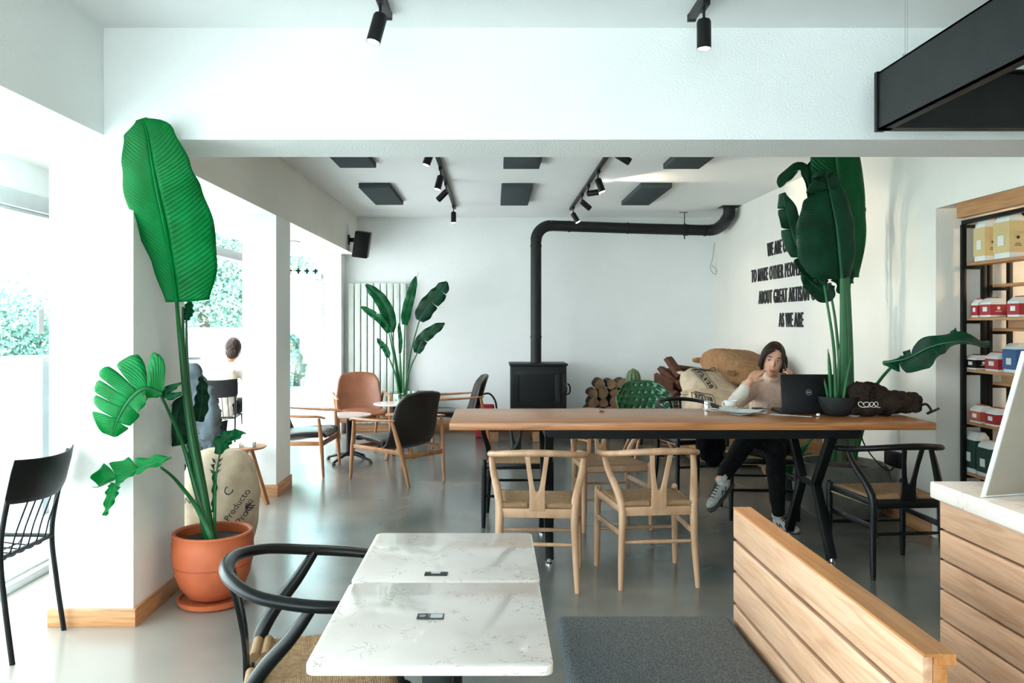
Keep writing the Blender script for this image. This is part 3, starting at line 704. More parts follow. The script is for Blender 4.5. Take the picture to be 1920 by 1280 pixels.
t = thing('pallet_base', 'dark wooden pallet under the stove', 'pallet', (.56, 10.13, 0))
for k in range(5): MB().bb(-.62, .62, -.40+k*.17, -.29+k*.17, .115, .135).build('deck_board', 'redwood', t, bevel=.003)
for x in (-.56, -.02, .5):
    for y in (-.36, 0, .34): MB().bb(x-.06, x+.06, y-.05, y+.05, 0, .114).build('block', 'kraft', t, bevel=.003)
t = thing('wood_stove', 'black cast iron wood stove with glass door against the back wall', 'stove', (.56, 10.13, .136))
MB().bb(-.345, .345, -.24, .24, .03, .77).build('body', 'iron', t, bevel=.01)
MB().bb(-.362, .362, -.262, .262, .772, .80).build('top_plate', 'iron', t, bevel=.008)
MB().bb(-.355, .355, -.255, .255, 0, .03).build('plinth', 'iron', t, bevel=.005)
d = MB().bb(-.30, .26, -.262, -.241, .16, .72)
d = MB().bb(-.30, .26, -.264, -.242, .66, .72).bb(-.30, .26, -.264, -.242, .27, .33).bb(-.30, -.24, -.264, -.242, .33, .66).bb(.20, .26, -.264, -.242, .33, .66).build('door', 'iron', t, bevel=.004)
MB().bb(-.24, .20, -.256, -.252, .33, .66).build('glass', 'fire', d)
MB().tube(cr([(.30, -.25, .42), (.335, -.30, .45), (.335, -.30, .52), (.31, -.27, .56)], 4), .010, 8).build('handle', 'steel', d)
MB().bb(-.28, .24, -.262, -.2415, .08, .24).build('ash_drawer', 'iron', t, bevel=.004)
MB().bb(.30, .335, -.262, -.2415, .30, .66).build('hinge_plate', 'iron', t, bevel=.004)
MB().tube(cr([(.346, -.05, .40), (.40, -.05, .42), (.405, -.05, .50), (.375, -.05, .54)], 4), .009, 8).build('side_handle', 'steel', t)
# smoke pipe
t = thing('stove_pipe', 'black stove pipe rising, turning right under the ceiling and up through it', 'pipe', (.54, 10.13, .937))
O = V((.54, 10.13, .937))
pp = [V((.54, 10.13, .937)), V((.54, 10.13, 1.6)), V((.54, 10.13, 2.48))]
arc = [V((.54+.19-.19*math.cos(a), 10.13, 2.48+.19*math.sin(a))) for a in [k*PI/16 for k in range(9)]]
MB().tube([p-O for p in pp], .068, 24).build('flue_section', 'iron', t)
MB().tube([p-O for p in arc], .071, 24).build('elbow', 'iron', t)
e = V((2.72, 10.13, 2.61))
MB().tube([arc[-1]-O, V((1.6, 10.13, 2.64))-O, e-O], .068, 24).build('flue_section', 'iron', t)
MB().tube([p-O for p in cr([e, V((2.80, 10.08, 2.62)), V((2.84, 9.9, 2.66)), V((2.84, 9.75, 2.70))], 5)], .071, 24).build('elbow', 'iron', t)
MB().tube([p-O for p in cr([V((2.84, 9.76, 2.70)), V((2.84, 9.66, 2.73)), V((2.84, 9.63, 2.78)), V((2.84, 9.63, 2.839))], 5)], .071, 24).build('elbow', 'iron', t)
MB().bb(2.84-.11, 2.84+.11, 9.52, 9.74, 2.832, 2.839).build('ceiling_flange', 'iron', t, bevel=.001).location = -O
for x in (.96, 1.7, 2.45, 2.68): MB().tube([(x-.012, 10.13, 2.667-(x-.73)*.03), (x+.012, 10.13, 2.667-(x-.73)*.03)], .073, 24).build('joint_collar', 'iron', t).location = -O
for z in (1.25, 2.40): MB().tube([(.54, 10.13, z), (.54, 10.13, z+.025)], .073, 24).build('joint_collar', 'iron', t).location = -O
MB().tube([(2.42, 10.13, 2.70), (2.42, 10.13, 2.839)], .006, 6).bb(2.36, 2.46, 10.11, 10.15, 2.834, 2.839).tube([(2.42, 10.13+.078*math.cos(a*PI/10), 2.617+.078*math.sin(a*PI/10)) for a in range(20)], .008, 6, closed=True).tube([(2.42, 10.13, 2.53), (2.42, 10.13, 2.50)], .008, 6).build('hanger', 'steel', t).location = -O
tag(MB().tube(cr([(2.93, 10.60, 2.50), (2.90, 10.58, 2.30), (2.87, 10.58, 2.16), (2.93, 10.58, 2.08), (2.95, 10.58, 2.14), (2.89, 10.57, 2.20)], 6), .006, 6).build('loose_cable', 'lgrey', None), 'thin grey cable loop hanging in the corner below the pipe', 'cable')
t = thing('radiator', 'tall cream vertical panel radiator on the back wall', 'radiator', (-1.51, 10.60, .12))
for k in range(9):
    x = -.40+k*.086
    MB().bb(x, x+.072, -.075, -.03, 0, 1.84).build('radiator_panel', 'rad', t, bevel=.006)
MB().bb(-.40, .36, -.030, .0, .10, .16).bb(-.40, .36, -.030, .0, 1.66, 1.72).bb(-.38, -.34, 0, .038, .11, .15).bb(.30, .34, 0, .038, 1.67, 1.71).build('header_pipe', 'rad', t)
MB().tube([(.37, -.05, 1.80), (.43, -.05, 1.80)], .016, 10).build('valve', 'chrome', t)
t = thing('wall_speaker', 'black loudspeaker on a bracket at the upper left corner', 'speaker', (-1.80, 9.95, 2.44))
mb = MB().prism([(-.10, -.16), (.08, -.16), (.11, .02), (.07, .16), (-.10, .16)], lambda u, v, q: V((.14+u*.3+q-.07, -.02+u, v)), .19)
rot = Matrix.Rotation(.35, 3, 'Z') @ Matrix.Rotation(.10, 3, 'Y') @ Matrix.Rotation(.22, 3, 'X')
mb.v = [rot @ v for v in mb.v]
mb.build('cabinet', 'plastic', t, bevel=.008)
MB().bar((.0, 0, .03), (.10, 0, .03), .05, .05).bb(0.001, .012, -.04, .04, -.03, .09).build('bracket', 'plastic', t, bevel=.003)

# ---------------------------------------------------------------- ceiling panels, tracks, spots
pan = None
specs = [(-1.18, 5.85, 6.98, 'grey felt ceiling panel, front left one'), (.245, 5.85, 7.03, 'grey felt ceiling panel, front middle one'), (1.65, 5.85, 7.03, 'grey felt ceiling panel, front right one'),
         (-1.19, 8.0, 9.17, 'grey felt ceiling panel, back left one'), (.24, 8.02, 9.22, 'grey felt ceiling panel, back middle one'), (1.63, 8.0, 9.2, 'grey felt ceiling panel, back right one beside the light track')]
for x, y0, y1, l in specs:
    tag(MB().bb(-.158, .158, -(y1-y0)/2, (y1-y0)/2, -.05, -.001).build('acoustic_panel', 'panel', None, bevel=.004, loc=(x, (y0+y1)/2, ZC)), l, 'ceiling panel', 'acoustic panels on the ceiling')
def track(label, x, y0, y1):
    t = thing('light_track', label, 'light track', (x, y0, ZC-.001)); L = y1-y0
    MB().bb(-.017, .017, 0, L, -.03, 0).build('rail', 'plastic', t, bevel=.002); MB().bb(-.018, .018, -.02, 0, -.032, 0).bb(-.018, .018, L, L+.02, -.032, 0).build('end_cap', 'plastic', t)
track('black ceiling light track in the front bay, left', -.475, 0.9, 3.60); track('black ceiling light track in the front bay, right', .90, 0.9, 3.62)
track('black ceiling light track in the back bay, left', -.465, 5.4, 9.62); track('black ceiling light track in the back bay, right', .943, 5.4, 9.70)
def make_spot():
    t = thing('track_spotlight', 'spot', 'spotlight')
    MB().bb(-.015, .015, -.05, .05, -.028, 0).build('adapter', 'plastic', t, bevel=.002); MB().tube([(0, 0, -.028), (0, 0, -.075)], .006, 8).ball((0, 0, -.072), .011, 10, 6).build('joint', 'plastic', t)
    h = MB().lathe([(.001, .01), (.026, .01), (.030, .0), (.030, -.115), (.027, -.115), (.027, -.10), (.001, -.10)], 24).build('head', 'plastic', t)
    h.location = (0, 0, -.085)
    MB().lathe([(.001, 0), (.0265, 0)], 20, (0, 0, -.1135)).build('lamp_face', 'lamp', h)
    return t
S0 = make_spot()
def light_of(o, aim, e, size=60):
    l = bpy.data.lights.new('spot_light', 'SPOT'); l.energy = e; l.color = (1, .84, .62); l.spot_size = math.radians(size); l.spot_blend = .6; l.shadow_soft_size = .025
    q = bpy.data.objects.new('spot_light', l); C.objects.link(q); q.location = V(o.location)+V((0, 0, -.085))+V(aim).normalized()*.12
    q.rotation_euler = V(aim).to_track_quat('-Z', 'Y').to_euler()
sl = [(-.475, 3.36, (-.25, -.12, -1), 'left front bay spotlight nearest the viewer', 30), (.90, 3.42, (.0, -.03, -1), 'right front bay spotlight nearest the viewer', 30),
      (-.465, 5.98, (-.35, -.1, -1), 'first spotlight on the left back track', 25), (-.465, 7.05, (-.25, -.1, -1), 'second spotlight on the left back track', 25), (-.465, 7.85, (-.9, .5, -.8), 'third spotlight on the left back track, tilted', 25), (-.465, 9.35, (0, -.05, -1), 'last spotlight on the left back track', 25),
      (.943, 6.10, (1.96, .25, -1.1), 'first spotlight on the right back track', 50), (.943, 7.2, (.35, -.1, -1), 'second spotlight on the right back track', 30), (.943, 7.95, (1.2, -.45, .10), 'third spotlight on the right back track, aimed sideways', 60), (.943, 8.5, (.9, .3, -.7), 'fourth spotlight on the right back track', 25), (.943, 9.45, (.5, -.2, -.9), 'last spotlight on the right back track', 25)]
sl += [(-.475, 2.3, (-.5, .1, -.9), 'added left front bay fill spotlight above the nearest stone table', 45), (.90, 2.3, (.1, .2, -1), 'added right front bay fill spotlight above the bench', 45), (-.475, 1.3, (-.6, .5, -.7), 'added left front bay fill spotlight over the viewer', 45), (.90, 1.3, (.6, .4, -.8), 'added right front bay fill spotlight over the viewer', 45)]  # extra spots out of view, added to brighten the front bay
for k, (x, y, aim, l, e) in enumerate(sl):
    o = S0 if k == 0 else copy_tree(S0)
    o.location = (x, y, ZC-.031); o['label'] = 'black cylinder '+l; o['group'] = 'track spotlights'
    hd = [q for q in bpy.data.objects if q.parent == o and q.name.startswith('head')][0]
    hd.rotation_euler = (-V(aim)).to_track_quat('Z', 'Y').to_euler()
    light_of(o, aim, e)
for x, y, l in ((-2.25, 5.55, 'square recessed downlight in the soffit of the middle window bay'), (-2.2, 8.75, 'round recessed downlight in the soffit of the farthest window bay')):
    t = thing('recessed_downlight', l, 'downlight', (x, y, 2.33))
    MB().lathe([(.055, -.001), (.085, -.001), (.085, -.008), (.055, -.008)], 28).build('trim_ring', 'lgrey', t); MB().lathe([(.001, -.003), (.054, -.003)], 24).build('lamp_face', 'porcelain', t)
# hanging black steel frame over the counter
t = thing('hanging_frame', 'large black steel channel frame hung above the counter on wires', 'frame', (1.70, 3.54, 2.29))
hz = .255
MB().bb(0, .012, -3.2, 0, 0, hz).bb(-.0, .05, -3.2, 0, hz-.008, hz).bb(0, .05, -3.2, 0, 0, .008).build('side_channel', 'iron', t)
MB().bb(0, 1.2, 0, .012, 0, hz).bb(0, 1.2, -.05, 0, 0, .008).bb(0, 1.2, -.05, 0, hz-.008, hz).build('end_channel', 'iron', t)
MB().bb(-.008, .03, -.01, .014, -.004, hz+.004).build('corner_post', 'steel', t)
MB().tube([(.04, -.16, hz), (.04, -.16, hz+.03)], .010, 8).tube([(.04, -.16, hz+.03), (.04, -.16, .549)], .0015, 5).tube([(.05, -.16, hz+.03), (.05, -.16, .549)], .0012, 5).build('suspension_wire', 'chrome', t)

t = thing('floor_speaker', 'black box standing on the floor against the back wall behind the armchairs', 'box', (-.89, 10.40, 0))
MB().bb(-.11, .11, -.12, .12, 0, .55).build('cabinet', 'plastic', t, bevel=.008); MB().bb(-.09, .09, -.126, -.1205, .05, .50).build('grille', 'steel', t)
t = thing('red_bag', 'small dark red bag with a looped strap on the floor behind the right armchair', 'bag', (-.10, 10.05, 0))
MB().add([(-.13, -.05, 0), (.13, -.05, 0), (.13, .05, 0), (-.13, .05, 0), (-.11, -.03, .42), (.11, -.03, .42), (.11, .03, .42), (-.11, .03, .42)], [(3, 2, 1, 0), (4, 5, 6, 7), (0, 1, 5, 4), (1, 2, 6, 5), (2, 3, 7, 6), (3, 0, 4, 7)]).build('bag_body', 'red', t, bevel=.02, seg=3)
MB().tube(cr([(-.08, 0, .40), (-.06, 0, .52), (.05, 0, .55), (.13, 0, .44), (.14, 0, .25)], 5), .012, 8).build('strap', 'leather', t)
# ---------------------------------------------------------------- plants
def leaf(t, mid, L, R, mt, nrm=(0, -1, 0), slits=(), slitsR=None, fold=.12, curl=.25, gap=.10, wave=.012, name='leaf', O=None, lab=None, rib='stem'):
    """mid: world points of the midrib; L/R half widths (m) along it; slits: positions of tears on each side"""
    O = t.location if O is None else O
    N = 40; pts = cr([V(p)-O for p in mid], 12); K = len(pts)
    def M_(x):
        x = max(0, min(1, x))*(K-1); a = min(int(x), K-2); return pts[a].lerp(pts[a+1], x-a)
    def W(a, x):
        x = max(0, min(1, x))*(len(a)-1); i = min(int(x), len(a)-2); f = x-i; f = f*f*(3-2*f); return a[i]*(1-f)+a[i+1]*f
    nrm = V(nrm).normalized(); vs = []; fs = []; uv = []; S = 8
    seed = random.random()*10
    for side, prof, sl in ((1, R, slitsR if slitsR is not None else slits), (-1, L, slits)):
        ed = [0]+sorted(sl)+[1]
        for a, b in zip(ed, ed[1:]):
            n = max(2, int((b-a)*N)); tc = (a+b)/2; b0 = len(vs); dr = random.uniform(-.5, 1)*.05 if len(ed) > 2 else 0
            for i in range(n+1):
                tt = a+(b-a)*i/n
                for j in range(S+1):
                    s = j/S; g = gap if len(ed) > 2 else 0
                    te = tc+(tt-tc)*(1-g*s**2.2)+.05*s*(1-tt)*tt*4*.5
                    T = (M_(te+.02)-M_(te-.02)).normalized(); sd = T.cross(nrm).normalized(); nn = sd.cross(T).normalized()
                    if nn.dot(nrm) < 0: nn = -nn
                    wd = W(prof, te)
                    if len(ed) > 2: e_ = abs(2*(i/n)-1); wd *= 1-.06*e_**4*s
                    p = M_(te)+sd*side*wd*s*(1-.12*s*s)+nn*(fold*wd*s-curl*wd*s*s+dr*s*s)+nn*wave*math.sin(te*26+seed+side)*s*s
                    vs.append(p); uv.append((tt, side*s))
            for i in range(n):
                for j in range(S):
                    q = (b0+i*(S+1)+j, b0+i*(S+1)+j+1, b0+(i+1)*(S+1)+j+1, b0+(i+1)*(S+1)+j)
                    fs.append(q if side > 0 else q[::-1])
    me = bpy.data.meshes.new(name); me.from_pydata([tuple(v) for v in vs], [], fs); me.materials.append(M[mt])
    ul = me.uv_layers.new(name='UVMap')
    for l in me.loops: ul.data[l.index].uv = uv[l.vertex_index]
    me.polygons.foreach_set('use_smooth', [True]*len(me.polygons))
    o = bpy.data.objects.new(name, me); C.objects.link(o); o.parent = t
    md = o.modifiers.new('thickness', 'SOLIDIFY'); md.thickness = .0016; md.offset = 0
    wmax = max(max(L), max(R))
    if rib: MB().tube([p-nrm*(-.001) for p in pts[::3]]+[pts[-1]], [wmax*.045, wmax*.035, wmax*.02, wmax*.008], 6).build('midrib', rib, o)
    if lab: o['label'] = lab
    return o
def stalk(t, pts, r, mt='stem', name='stalk', O=None):
    O = t.location if O is None else O
    return MB().tube([p-O for p in cr(pts, 6)], list(r), 10).build(name, mt, t)
def PP(D, *xy): return [P(x, y, D+(q[0] if q else 0)) for x, y, *q in xy]
BAN = [.6, .85, 1, 1, .95, .85, .7, .45, .08]
def bw(w_, base=.6): return [w_*base]+[w_*k for k in BAN[1:]]
# tall plant in the terracotta pot
c0 = V((-1.447, 4.13, 0))
t = thing('terracotta_pot', 'glazed terracotta pot on a saucer at the foot of the near white pillar', 'pot', c0)
MB().lathe([(.001, 0), (.155, 0), (.172, .012), (.178, .035), (.165, .035), (.160, .022), (.001, .022)], 56).build('saucer', 'terracotta', t)
MB().lathe([(.001, .036), (.105, .036), (.125, .045), (.165, .10), (.187, .16), (.194, .203), (.1895, .206), (.1895, .209), (.1975, .213), (.203, .27), (.202, .315), (.197, .352), (.201, .362), (.196, .370), (.183, .370), (.178, .362), (.183, .31), (.001, .31)], 56).build('pot_body', 'terracotta', t)
t = thing('banana_plant', 'tall banana plant with one huge bright leaf, in the terracotta pot', 'plant', c0+V((0, 0, .312)))
MB().lathe([(.001, .012), (.10, .016), (.176, .006), (.176, -.0)], 40).build('soil', 'soil', t)
px = 1/364.0
leaf(t, PP(4.0, (331, 566), (322, 500, -.06), (310, 425, -.15), (296, 361, -.24), (286, 310, -.30), (276, 250, -.34), (266, 222, -.35)), [v*px for v in (22, 38, 60, 66, 58, 45, 12)], [v*px for v in (64, 88, 92, 80, 68, 48, 8)], 'leaf_b', fold=.1, curl=.22, wave=.004, nrm=(.12, -1, .05), name='giant_leaf', lab='huge bright green upright leaf', rib='leaf_b')
stalk(t, PP(4.12, (393, 1010), (380, 930), (355, 800), (338, 640), (331, 560, -.11)), [.026, .022, .016, .012, .009])
stalk(t, PP(4.16, (388, 1012), (376, 940), (356, 820), (345, 680), (343, 575)), [.022, .018, .013, .010, .006])
stalk(t, PP(4.18, (398, 1008), (385, 930), (362, 790), (352, 700), (349, 590)), [.02, .016, .012, .009, .005])
stalk(t, PP(4.10, (396, 1012), (372, 935), (342, 830), (318, 775, -.2), (300, 737, -.38)), [.02, .013, .010, .008, .007])
leaf(t, PP(3.72, (303, 738), (272, 728, -.04), (243, 750, -.06), (222, 785, -.06), (210, 818, -.05)), [v*px for v in (10, 22, 30, 26, 8)], [v*px for v in (8, 78, 80, 62, 14)], 'leaf_b', slits=(.3, .55, .78), slitsR=(.22, .36, .5, .62, .76), fold=.05, curl=.10, gap=.22, name='torn_leaf', nrm=(.1, -1, .3))
leaf(t, PP(3.75, (298, 737), (318, 730), (340, 718)), [v*px for v in (3, 9, 2)], [v*px for v in (3, 6, 1)], 'leaf', name='leaf', rib=None)
leaf(t, PP(3.75, (300, 738), (320, 744), (345, 735)), [v*px for v in (5, 8, 2)], [v*px for v in (3, 6, 1)], 'leaf', name='leaf', rib=None)
stalk(t, PP(4.06, (397, 1010), (368, 950), (330, 900, -.12), (302, 876, -.3)), [.016, .011, .008, .006])
leaf(t, PP(3.74, (322, 858), (290, 868), (250, 882), (212, 898), (185, 912)), [v*px for v in (7, 15, 17, 16, 9)], [v*px for v in (4, 16, 24, 26, 10)], 'leaf_b', slits=(.45, .7), fold=.5, curl=.3, gap=.12, nrm=(.1, -.8, .6))
leaf(t, PP(3.70, (214, 905), (208, 925), (196, 966)), [v*px for v in (12, 13, 4)], [v*px for v in (6, 10, 3)], 'leaf_b', fold=.3, name='hanging_leaf_tip')
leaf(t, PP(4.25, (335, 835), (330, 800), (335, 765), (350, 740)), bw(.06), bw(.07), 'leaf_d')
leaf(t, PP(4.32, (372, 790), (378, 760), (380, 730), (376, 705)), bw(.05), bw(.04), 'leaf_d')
stalk(t, PP(4.14, (402, 1012), (403, 950), (405, 895), (412, 850)), [.010, .007, .005, .004])
leaf(t, PP(4.12, (410, 852), (418, 830), (436, 818), (461, 812, -.05)), [v*px for v in (8, 20, 16, 1)], [v*px for v in (4, 18, 12, 1)], 'leaf', fold=.3, nrm=(0, -1, .4))
leaf(t, PP(4.16, (350, 600), (352, 585), (356, 565)), [v*px for v in (5, 12, 6)], [v*px for v in (5, 12, 6)], 'leaf')
leaf(t, PP(4.14, (398, 960), (402, 915), (400, 870)), [v*px for v in (2, 5, 1)], [v*px for v in (2, 5, 1)], 'leaf', rib=None)
# sack behind it
def sack(label, c, d, mt, rot=(0, 0, 0), wr=.012, name='coffee_sack', ears=True, voxel=.014, group=None):
    R_ = (Matrix.Rotation(math.radians(rot[2]), 3, 'Z') @ Matrix.Rotation(math.radians(rot[1]), 3, 'Y') @ Matrix.Rotation(math.radians(rot[0]), 3, 'X'))
    hx, hy, hz_ = d[0]/2, d[1]/2, d[2]/2
    def fn(dv, v):
        q = lambda s, e: math.copysign(abs(s)**e, s)
        x, y, z = q(dv.x, .62)*hx, q(dv.y, .62)*hy, q(dv.z, .8)*hz_
        e = abs(dv.x)**6
        return R_ @ V((x, y, z*(1-.25*e)))
    mb = MB().ball((0, 0, 0), 1, 36, 22, fn=fn)
    if ears:
        for sx in (-1, 1):
            for sy in (-1, 1): mb.ball(R_ @ V((sx*hx*.93, sy*hy*.82, 0)), (hz_*.42, hz_*.22, hz_*.16), 10, 6, mx=R_)
    o = blob(mb, name, mt, None, voxel, 3, wr, 7, loc=c)
    return tag(o, label, 'sack', group)
s0 = sack('tall printed coffee sack standing behind the terracotta pot', (-1.66, 4.86, .335), (.46, .37, .68), 'sack', (0, 0, 8), ears=False)
def words(o, items, mt='ink'):
    it = []
    for body, size, pos, xd, yd in items:
        vs, fs = text_mb(body, size, .0); it.append((vs, fs, frame(V(pos)-V(o.location), xd, yd)))
    return lettering('printed_lettering', it, mt, o, None, onto=o)
def at(x, y, D, dy=0): return P(x, y, D)
a60 = (math.cos(math.radians(57)), 0, math.sin(math.radians(57))); b60 = (-a60[2], 0, a60[0])
words(s0, [('Producto', .052, at(420, 985, 4.6), a60, b60), ('Producto', .052, at(440, 992, 4.6), a60, b60), ('NIA', .05, at(338, 948, 4.6), (1, 0, 0), (0, 0, 1)), ('C', .07, at(420, 938, 4.6), a60, b60)])
vs = []; fs = []
for k in range(3):
    for s in (-1, 1):
        b = len(vs); x = s*.012; z = k*.03; vs += [V((x*.2, z, 0)), V((x*1.5, z+.008, 0)), V((x*2.6, z+.03, 0)), V((x*1.1, z+.022, 0))]; fs.append((b, b+1, b+2, b+3))
lettering('leaf_emblem', [(vs, fs, frame(at(392, 895, 4.6)-V(s0.location), (1, 0, 0), (0, 0, 1)))], 'ink', s0, None, onto=s0)
# jacket hanging on the chair behind the plant
mb = MB()
for a, r in (((-.20, 0, 0), (.09, .07, .20)), ((-.02, 0, .05), (.16, .08, .24)), ((.12, -.02, -.05), (.09, .07, .22)), ((.02, -.03, -.22), (.12, .06, .14)), ((-.12, -.01, -.2), (.07, .05, .14)), ((.0, .0, .26), (.07, .06, .07))): mb.ball(a, r, 18, 10)
tag(blob(mb, 'jacket', 'jacket', None, .011, 2, .032, 7, loc=(-2.03, 5.38, .84)), 'crumpled grey blue jacket hung over a chair behind the tall plant', 'jacket')

# plant by the radiator
D2 = 9.95
c2 = V((-1.12, D2, 0))
t = thing('plant_pot', 'tall glass vase pot of the plant standing by the radiator', 'pot', c2)
MB().lathe([(.001, 0), (.15, 0), (.165, .02), (.175, .58), (.169, .58), (.158, .03), (.001, .03)], 40).build('vase', 'clearglass', t)
MB().lathe([(.001, .032), (.150, .032), (.160, .44), (.001, .46)], 32).build('soil', 'soil', t)
t = thing('bird_of_paradise_plant', 'dark green broad leaved plant against the back wall beside the radiator', 'plant', c2+V((0, 0, .40)))
q2 = 1/151
specs2 = [([(733, 623), (729, 590), (712, 558), (686, 533)], 15, 13, (), [(753, 752), (745, 690), (733, 623)]),
          ([(729, 623, .1), (716, 602), (698, 588), (677, 575)], 8, 8, (.55,), [(751, 750), (741, 680), (729, 623)]),
          ([(759, 609, -.1), (764, 580), (772, 550), (780, 518)], 11, 9, (), [(756, 752), (757, 680), (759, 609)]),
          ([(786, 601), (800, 575), (822, 550), (838, 528)], 18, 19, (.45, .72), [(759, 752), (768, 670), (786, 601)]),
          ([(782, 662), (790, 640), (808, 622), (834, 606)], 13, 12, (.4,), [(760, 752), (766, 700), (782, 662)]),
          ([(729, 670), (724, 655), (716, 645), (707, 634)], 7, 6, (.6,), [(750, 752), (742, 705), (729, 670)]),
          ([(750, 662), (751, 640), (749, 620), (748, 606)], 4, 4, (), [(754, 752), (752, 700), (750, 662)])]
for k, (m_, l_, r_, sl_, st) in enumerate(specs2):
    leaf(t, PP(D2-.05*(k % 3), *m_), [v*l_*q2 for v in (.55, 1, 1.05, 1, .8, .2)], [v*r_*q2 for v in (.55, 1, 1.05, 1, .8, .2)], 'leaf_d' if k in (3, 4) else 'leaf', slits=(), slitsR=sl_, gap=.08, fold=.25, nrm=(.1*(-1)**k, -1, .25))
    stalk(t, PP(D2-.03*(k % 3), *st), [.016, .012, .008])
stalk(t, PP(D2-.1, (780, 522), (786, 508)), [.003, .001], name='leaf_spike')

# huge plant at the right
c3 = V((2.585, 5.95, 0)); D3 = 5.93
t = thing('stone_planter', 'large round grey stone planter behind the right end of the long table', 'pot', c3)
MB().lathe([(.001, 0), (.20, 0), (.28, .06), (.335, .17), (.345, .27), (.325, .37), (.30, .41), (.275, .41), (.27, .36), (.001, .355)], 56).build('planter_body', 'stone_pot', t)
t = thing('banana_plant', 'huge dark banana plant reaching the ceiling in the stone planter at right', 'plant', c3+V((0, 0, .358)))
MB().lathe([(.001, .004), (.12, .012), (.265, .0)], 36).build('soil', 'soil', t)
q3 = 1/250
def p3(lst, dd=0): return PP(D3+dd, *lst)
stalk(t, p3([(1572, 862), (1574, 800), (1578, 745)]), [.058, .046, .038], 'stem_p', 'pseudostem'); stalk(t, p3([(1578, 748), (1583, 660), (1580, 520)]), [.038, .034, .020], 'stem')
stalk(t, p3([(1595, 862), (1594, 800), (1593, 745)], .05), [.052, .042, .036], 'stem_p', 'pseudostem'); stalk(t, p3([(1593, 748), (1592, 640), (1588, 500)], .05), [.036, .028, .016], 'stem')
stalk(t, p3([(1560, 862), (1563, 800), (1566, 720), (1562, 640), (1545, 535)], -.03), [.032, .02, .013, .011, .008])
stalk(t, p3([(1566, 862), (1570, 790), (1574, 700), (1566, 600), (1553, 530)], .02), [.03, .018, .012, .010, .007])
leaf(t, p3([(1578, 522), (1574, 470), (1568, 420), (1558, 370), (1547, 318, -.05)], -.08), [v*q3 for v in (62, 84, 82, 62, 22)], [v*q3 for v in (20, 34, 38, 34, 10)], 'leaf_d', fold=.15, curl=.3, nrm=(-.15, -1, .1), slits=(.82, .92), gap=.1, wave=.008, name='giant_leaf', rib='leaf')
leaf(t, p3([(1590, 520), (1588, 420), (1572, 330), (1562, 240), (1558, 205)], .05), [v*q3 for v in (30, 52, 56, 44, 6)], [v*q3 for v in (25, 44, 56, 44, 6)], 'leaf', fold=.1, curl=.2, wave=.006, nrm=(0, -1, .05), name='giant_leaf', lab='tallest lighter green leaf')
leaf(t, p3([(1592, 530), (1602, 480), (1612, 430), (1622, 388)], .10), [v*q3 for v in (10, 22, 22, 2)], [v*q3 for v in (10, 16, 12, 1)], 'leaf', fold=.2, nrm=(.2, -1, 0))
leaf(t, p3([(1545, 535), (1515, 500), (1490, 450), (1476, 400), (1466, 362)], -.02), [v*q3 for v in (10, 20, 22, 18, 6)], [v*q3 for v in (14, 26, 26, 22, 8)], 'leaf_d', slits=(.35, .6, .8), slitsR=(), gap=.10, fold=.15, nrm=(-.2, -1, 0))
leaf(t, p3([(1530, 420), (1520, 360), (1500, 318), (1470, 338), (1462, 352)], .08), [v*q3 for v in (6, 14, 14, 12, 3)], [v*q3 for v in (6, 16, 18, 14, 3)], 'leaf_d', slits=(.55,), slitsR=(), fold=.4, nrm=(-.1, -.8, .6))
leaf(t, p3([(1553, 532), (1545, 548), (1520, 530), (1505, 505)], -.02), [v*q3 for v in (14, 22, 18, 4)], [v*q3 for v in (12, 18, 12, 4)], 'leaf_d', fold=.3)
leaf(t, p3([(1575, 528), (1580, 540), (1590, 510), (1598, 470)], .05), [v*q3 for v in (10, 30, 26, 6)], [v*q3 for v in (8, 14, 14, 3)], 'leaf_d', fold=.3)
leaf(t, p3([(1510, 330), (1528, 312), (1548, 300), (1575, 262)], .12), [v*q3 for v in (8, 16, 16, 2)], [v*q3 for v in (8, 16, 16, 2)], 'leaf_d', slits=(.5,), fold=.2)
st = [P(1600, 860, 5.85), P(1618, 800, 5.75), P(1640, 727, 5.5), P(1690, 668, 5.2)]
stalk(t, st, [.022, .016, .012, .008], name='leaning_stalk')
leaf(t, [P(1655, 680, 5.22), P(1700, 672, 5.1), P(1745, 650, 4.95), P(1800, 640, 4.75), P(1852, 652, 4.5)], [v/290 for v in (8, 14, 24, 26, 10)], [v/290 for v in (5, 34, 44, 36, 10)], 'leaf_d', slits=(.22, .3), slitsR=(.18,), fold=.15, curl=.35, nrm=(-.1, -.92, .5), name='drooping_leaf')
leaf(t, [P(1762, 655, 4.95), P(1780, 640, 4.93), P(1792, 615, 4.92)], [.01, .035, .01], [.01, .03, .01], 'leaf', fold=.3)

# snake plant bowl on the table
cb = V((2.195, 5.10, TT))
t = thing('planter_bowl', 'charcoal bowl planter on the long table beside the laptop', 'pot', cb)
MB().lathe([(.001, 0), (.055, 0), (.078, .012), (.105, .055), (.118, .10), (.120, .122), (.113, .122), (.108, .095), (.001, .095)], 44).build('bowl_body', 'bowl', t)
t = thing('snake_plant', 'cylindrical snake plant with upright spikes in the charcoal bowl', 'plant', cb+V((0, 0, .096)))
MB().lathe([(.001, .004), (.104, .0)], 30).build('soil', 'soil', t)
for x, y, tx, ty, r in ((-.045, 0, -.062, .33, .011), (-.030, .02, -.045, .30, .011), (-.018, -.01, -.028, .28, .011), (.005, .02, .025, .35, .012), (.030, -.01, .085, .29, .012), (-.06, .0, -.085, .14, .006), (-.05, .03, -.075, .12, .006), (.02, .03, .03, .26, .010)):
    z = ty; MB().tube(cr([(x, y, 0), (x+(tx-x)*.4, y, z*.5), (tx, y*1.1, z)], 4), [r, r, r*.85, r*.15], 8).build('spike', 'stem', t)

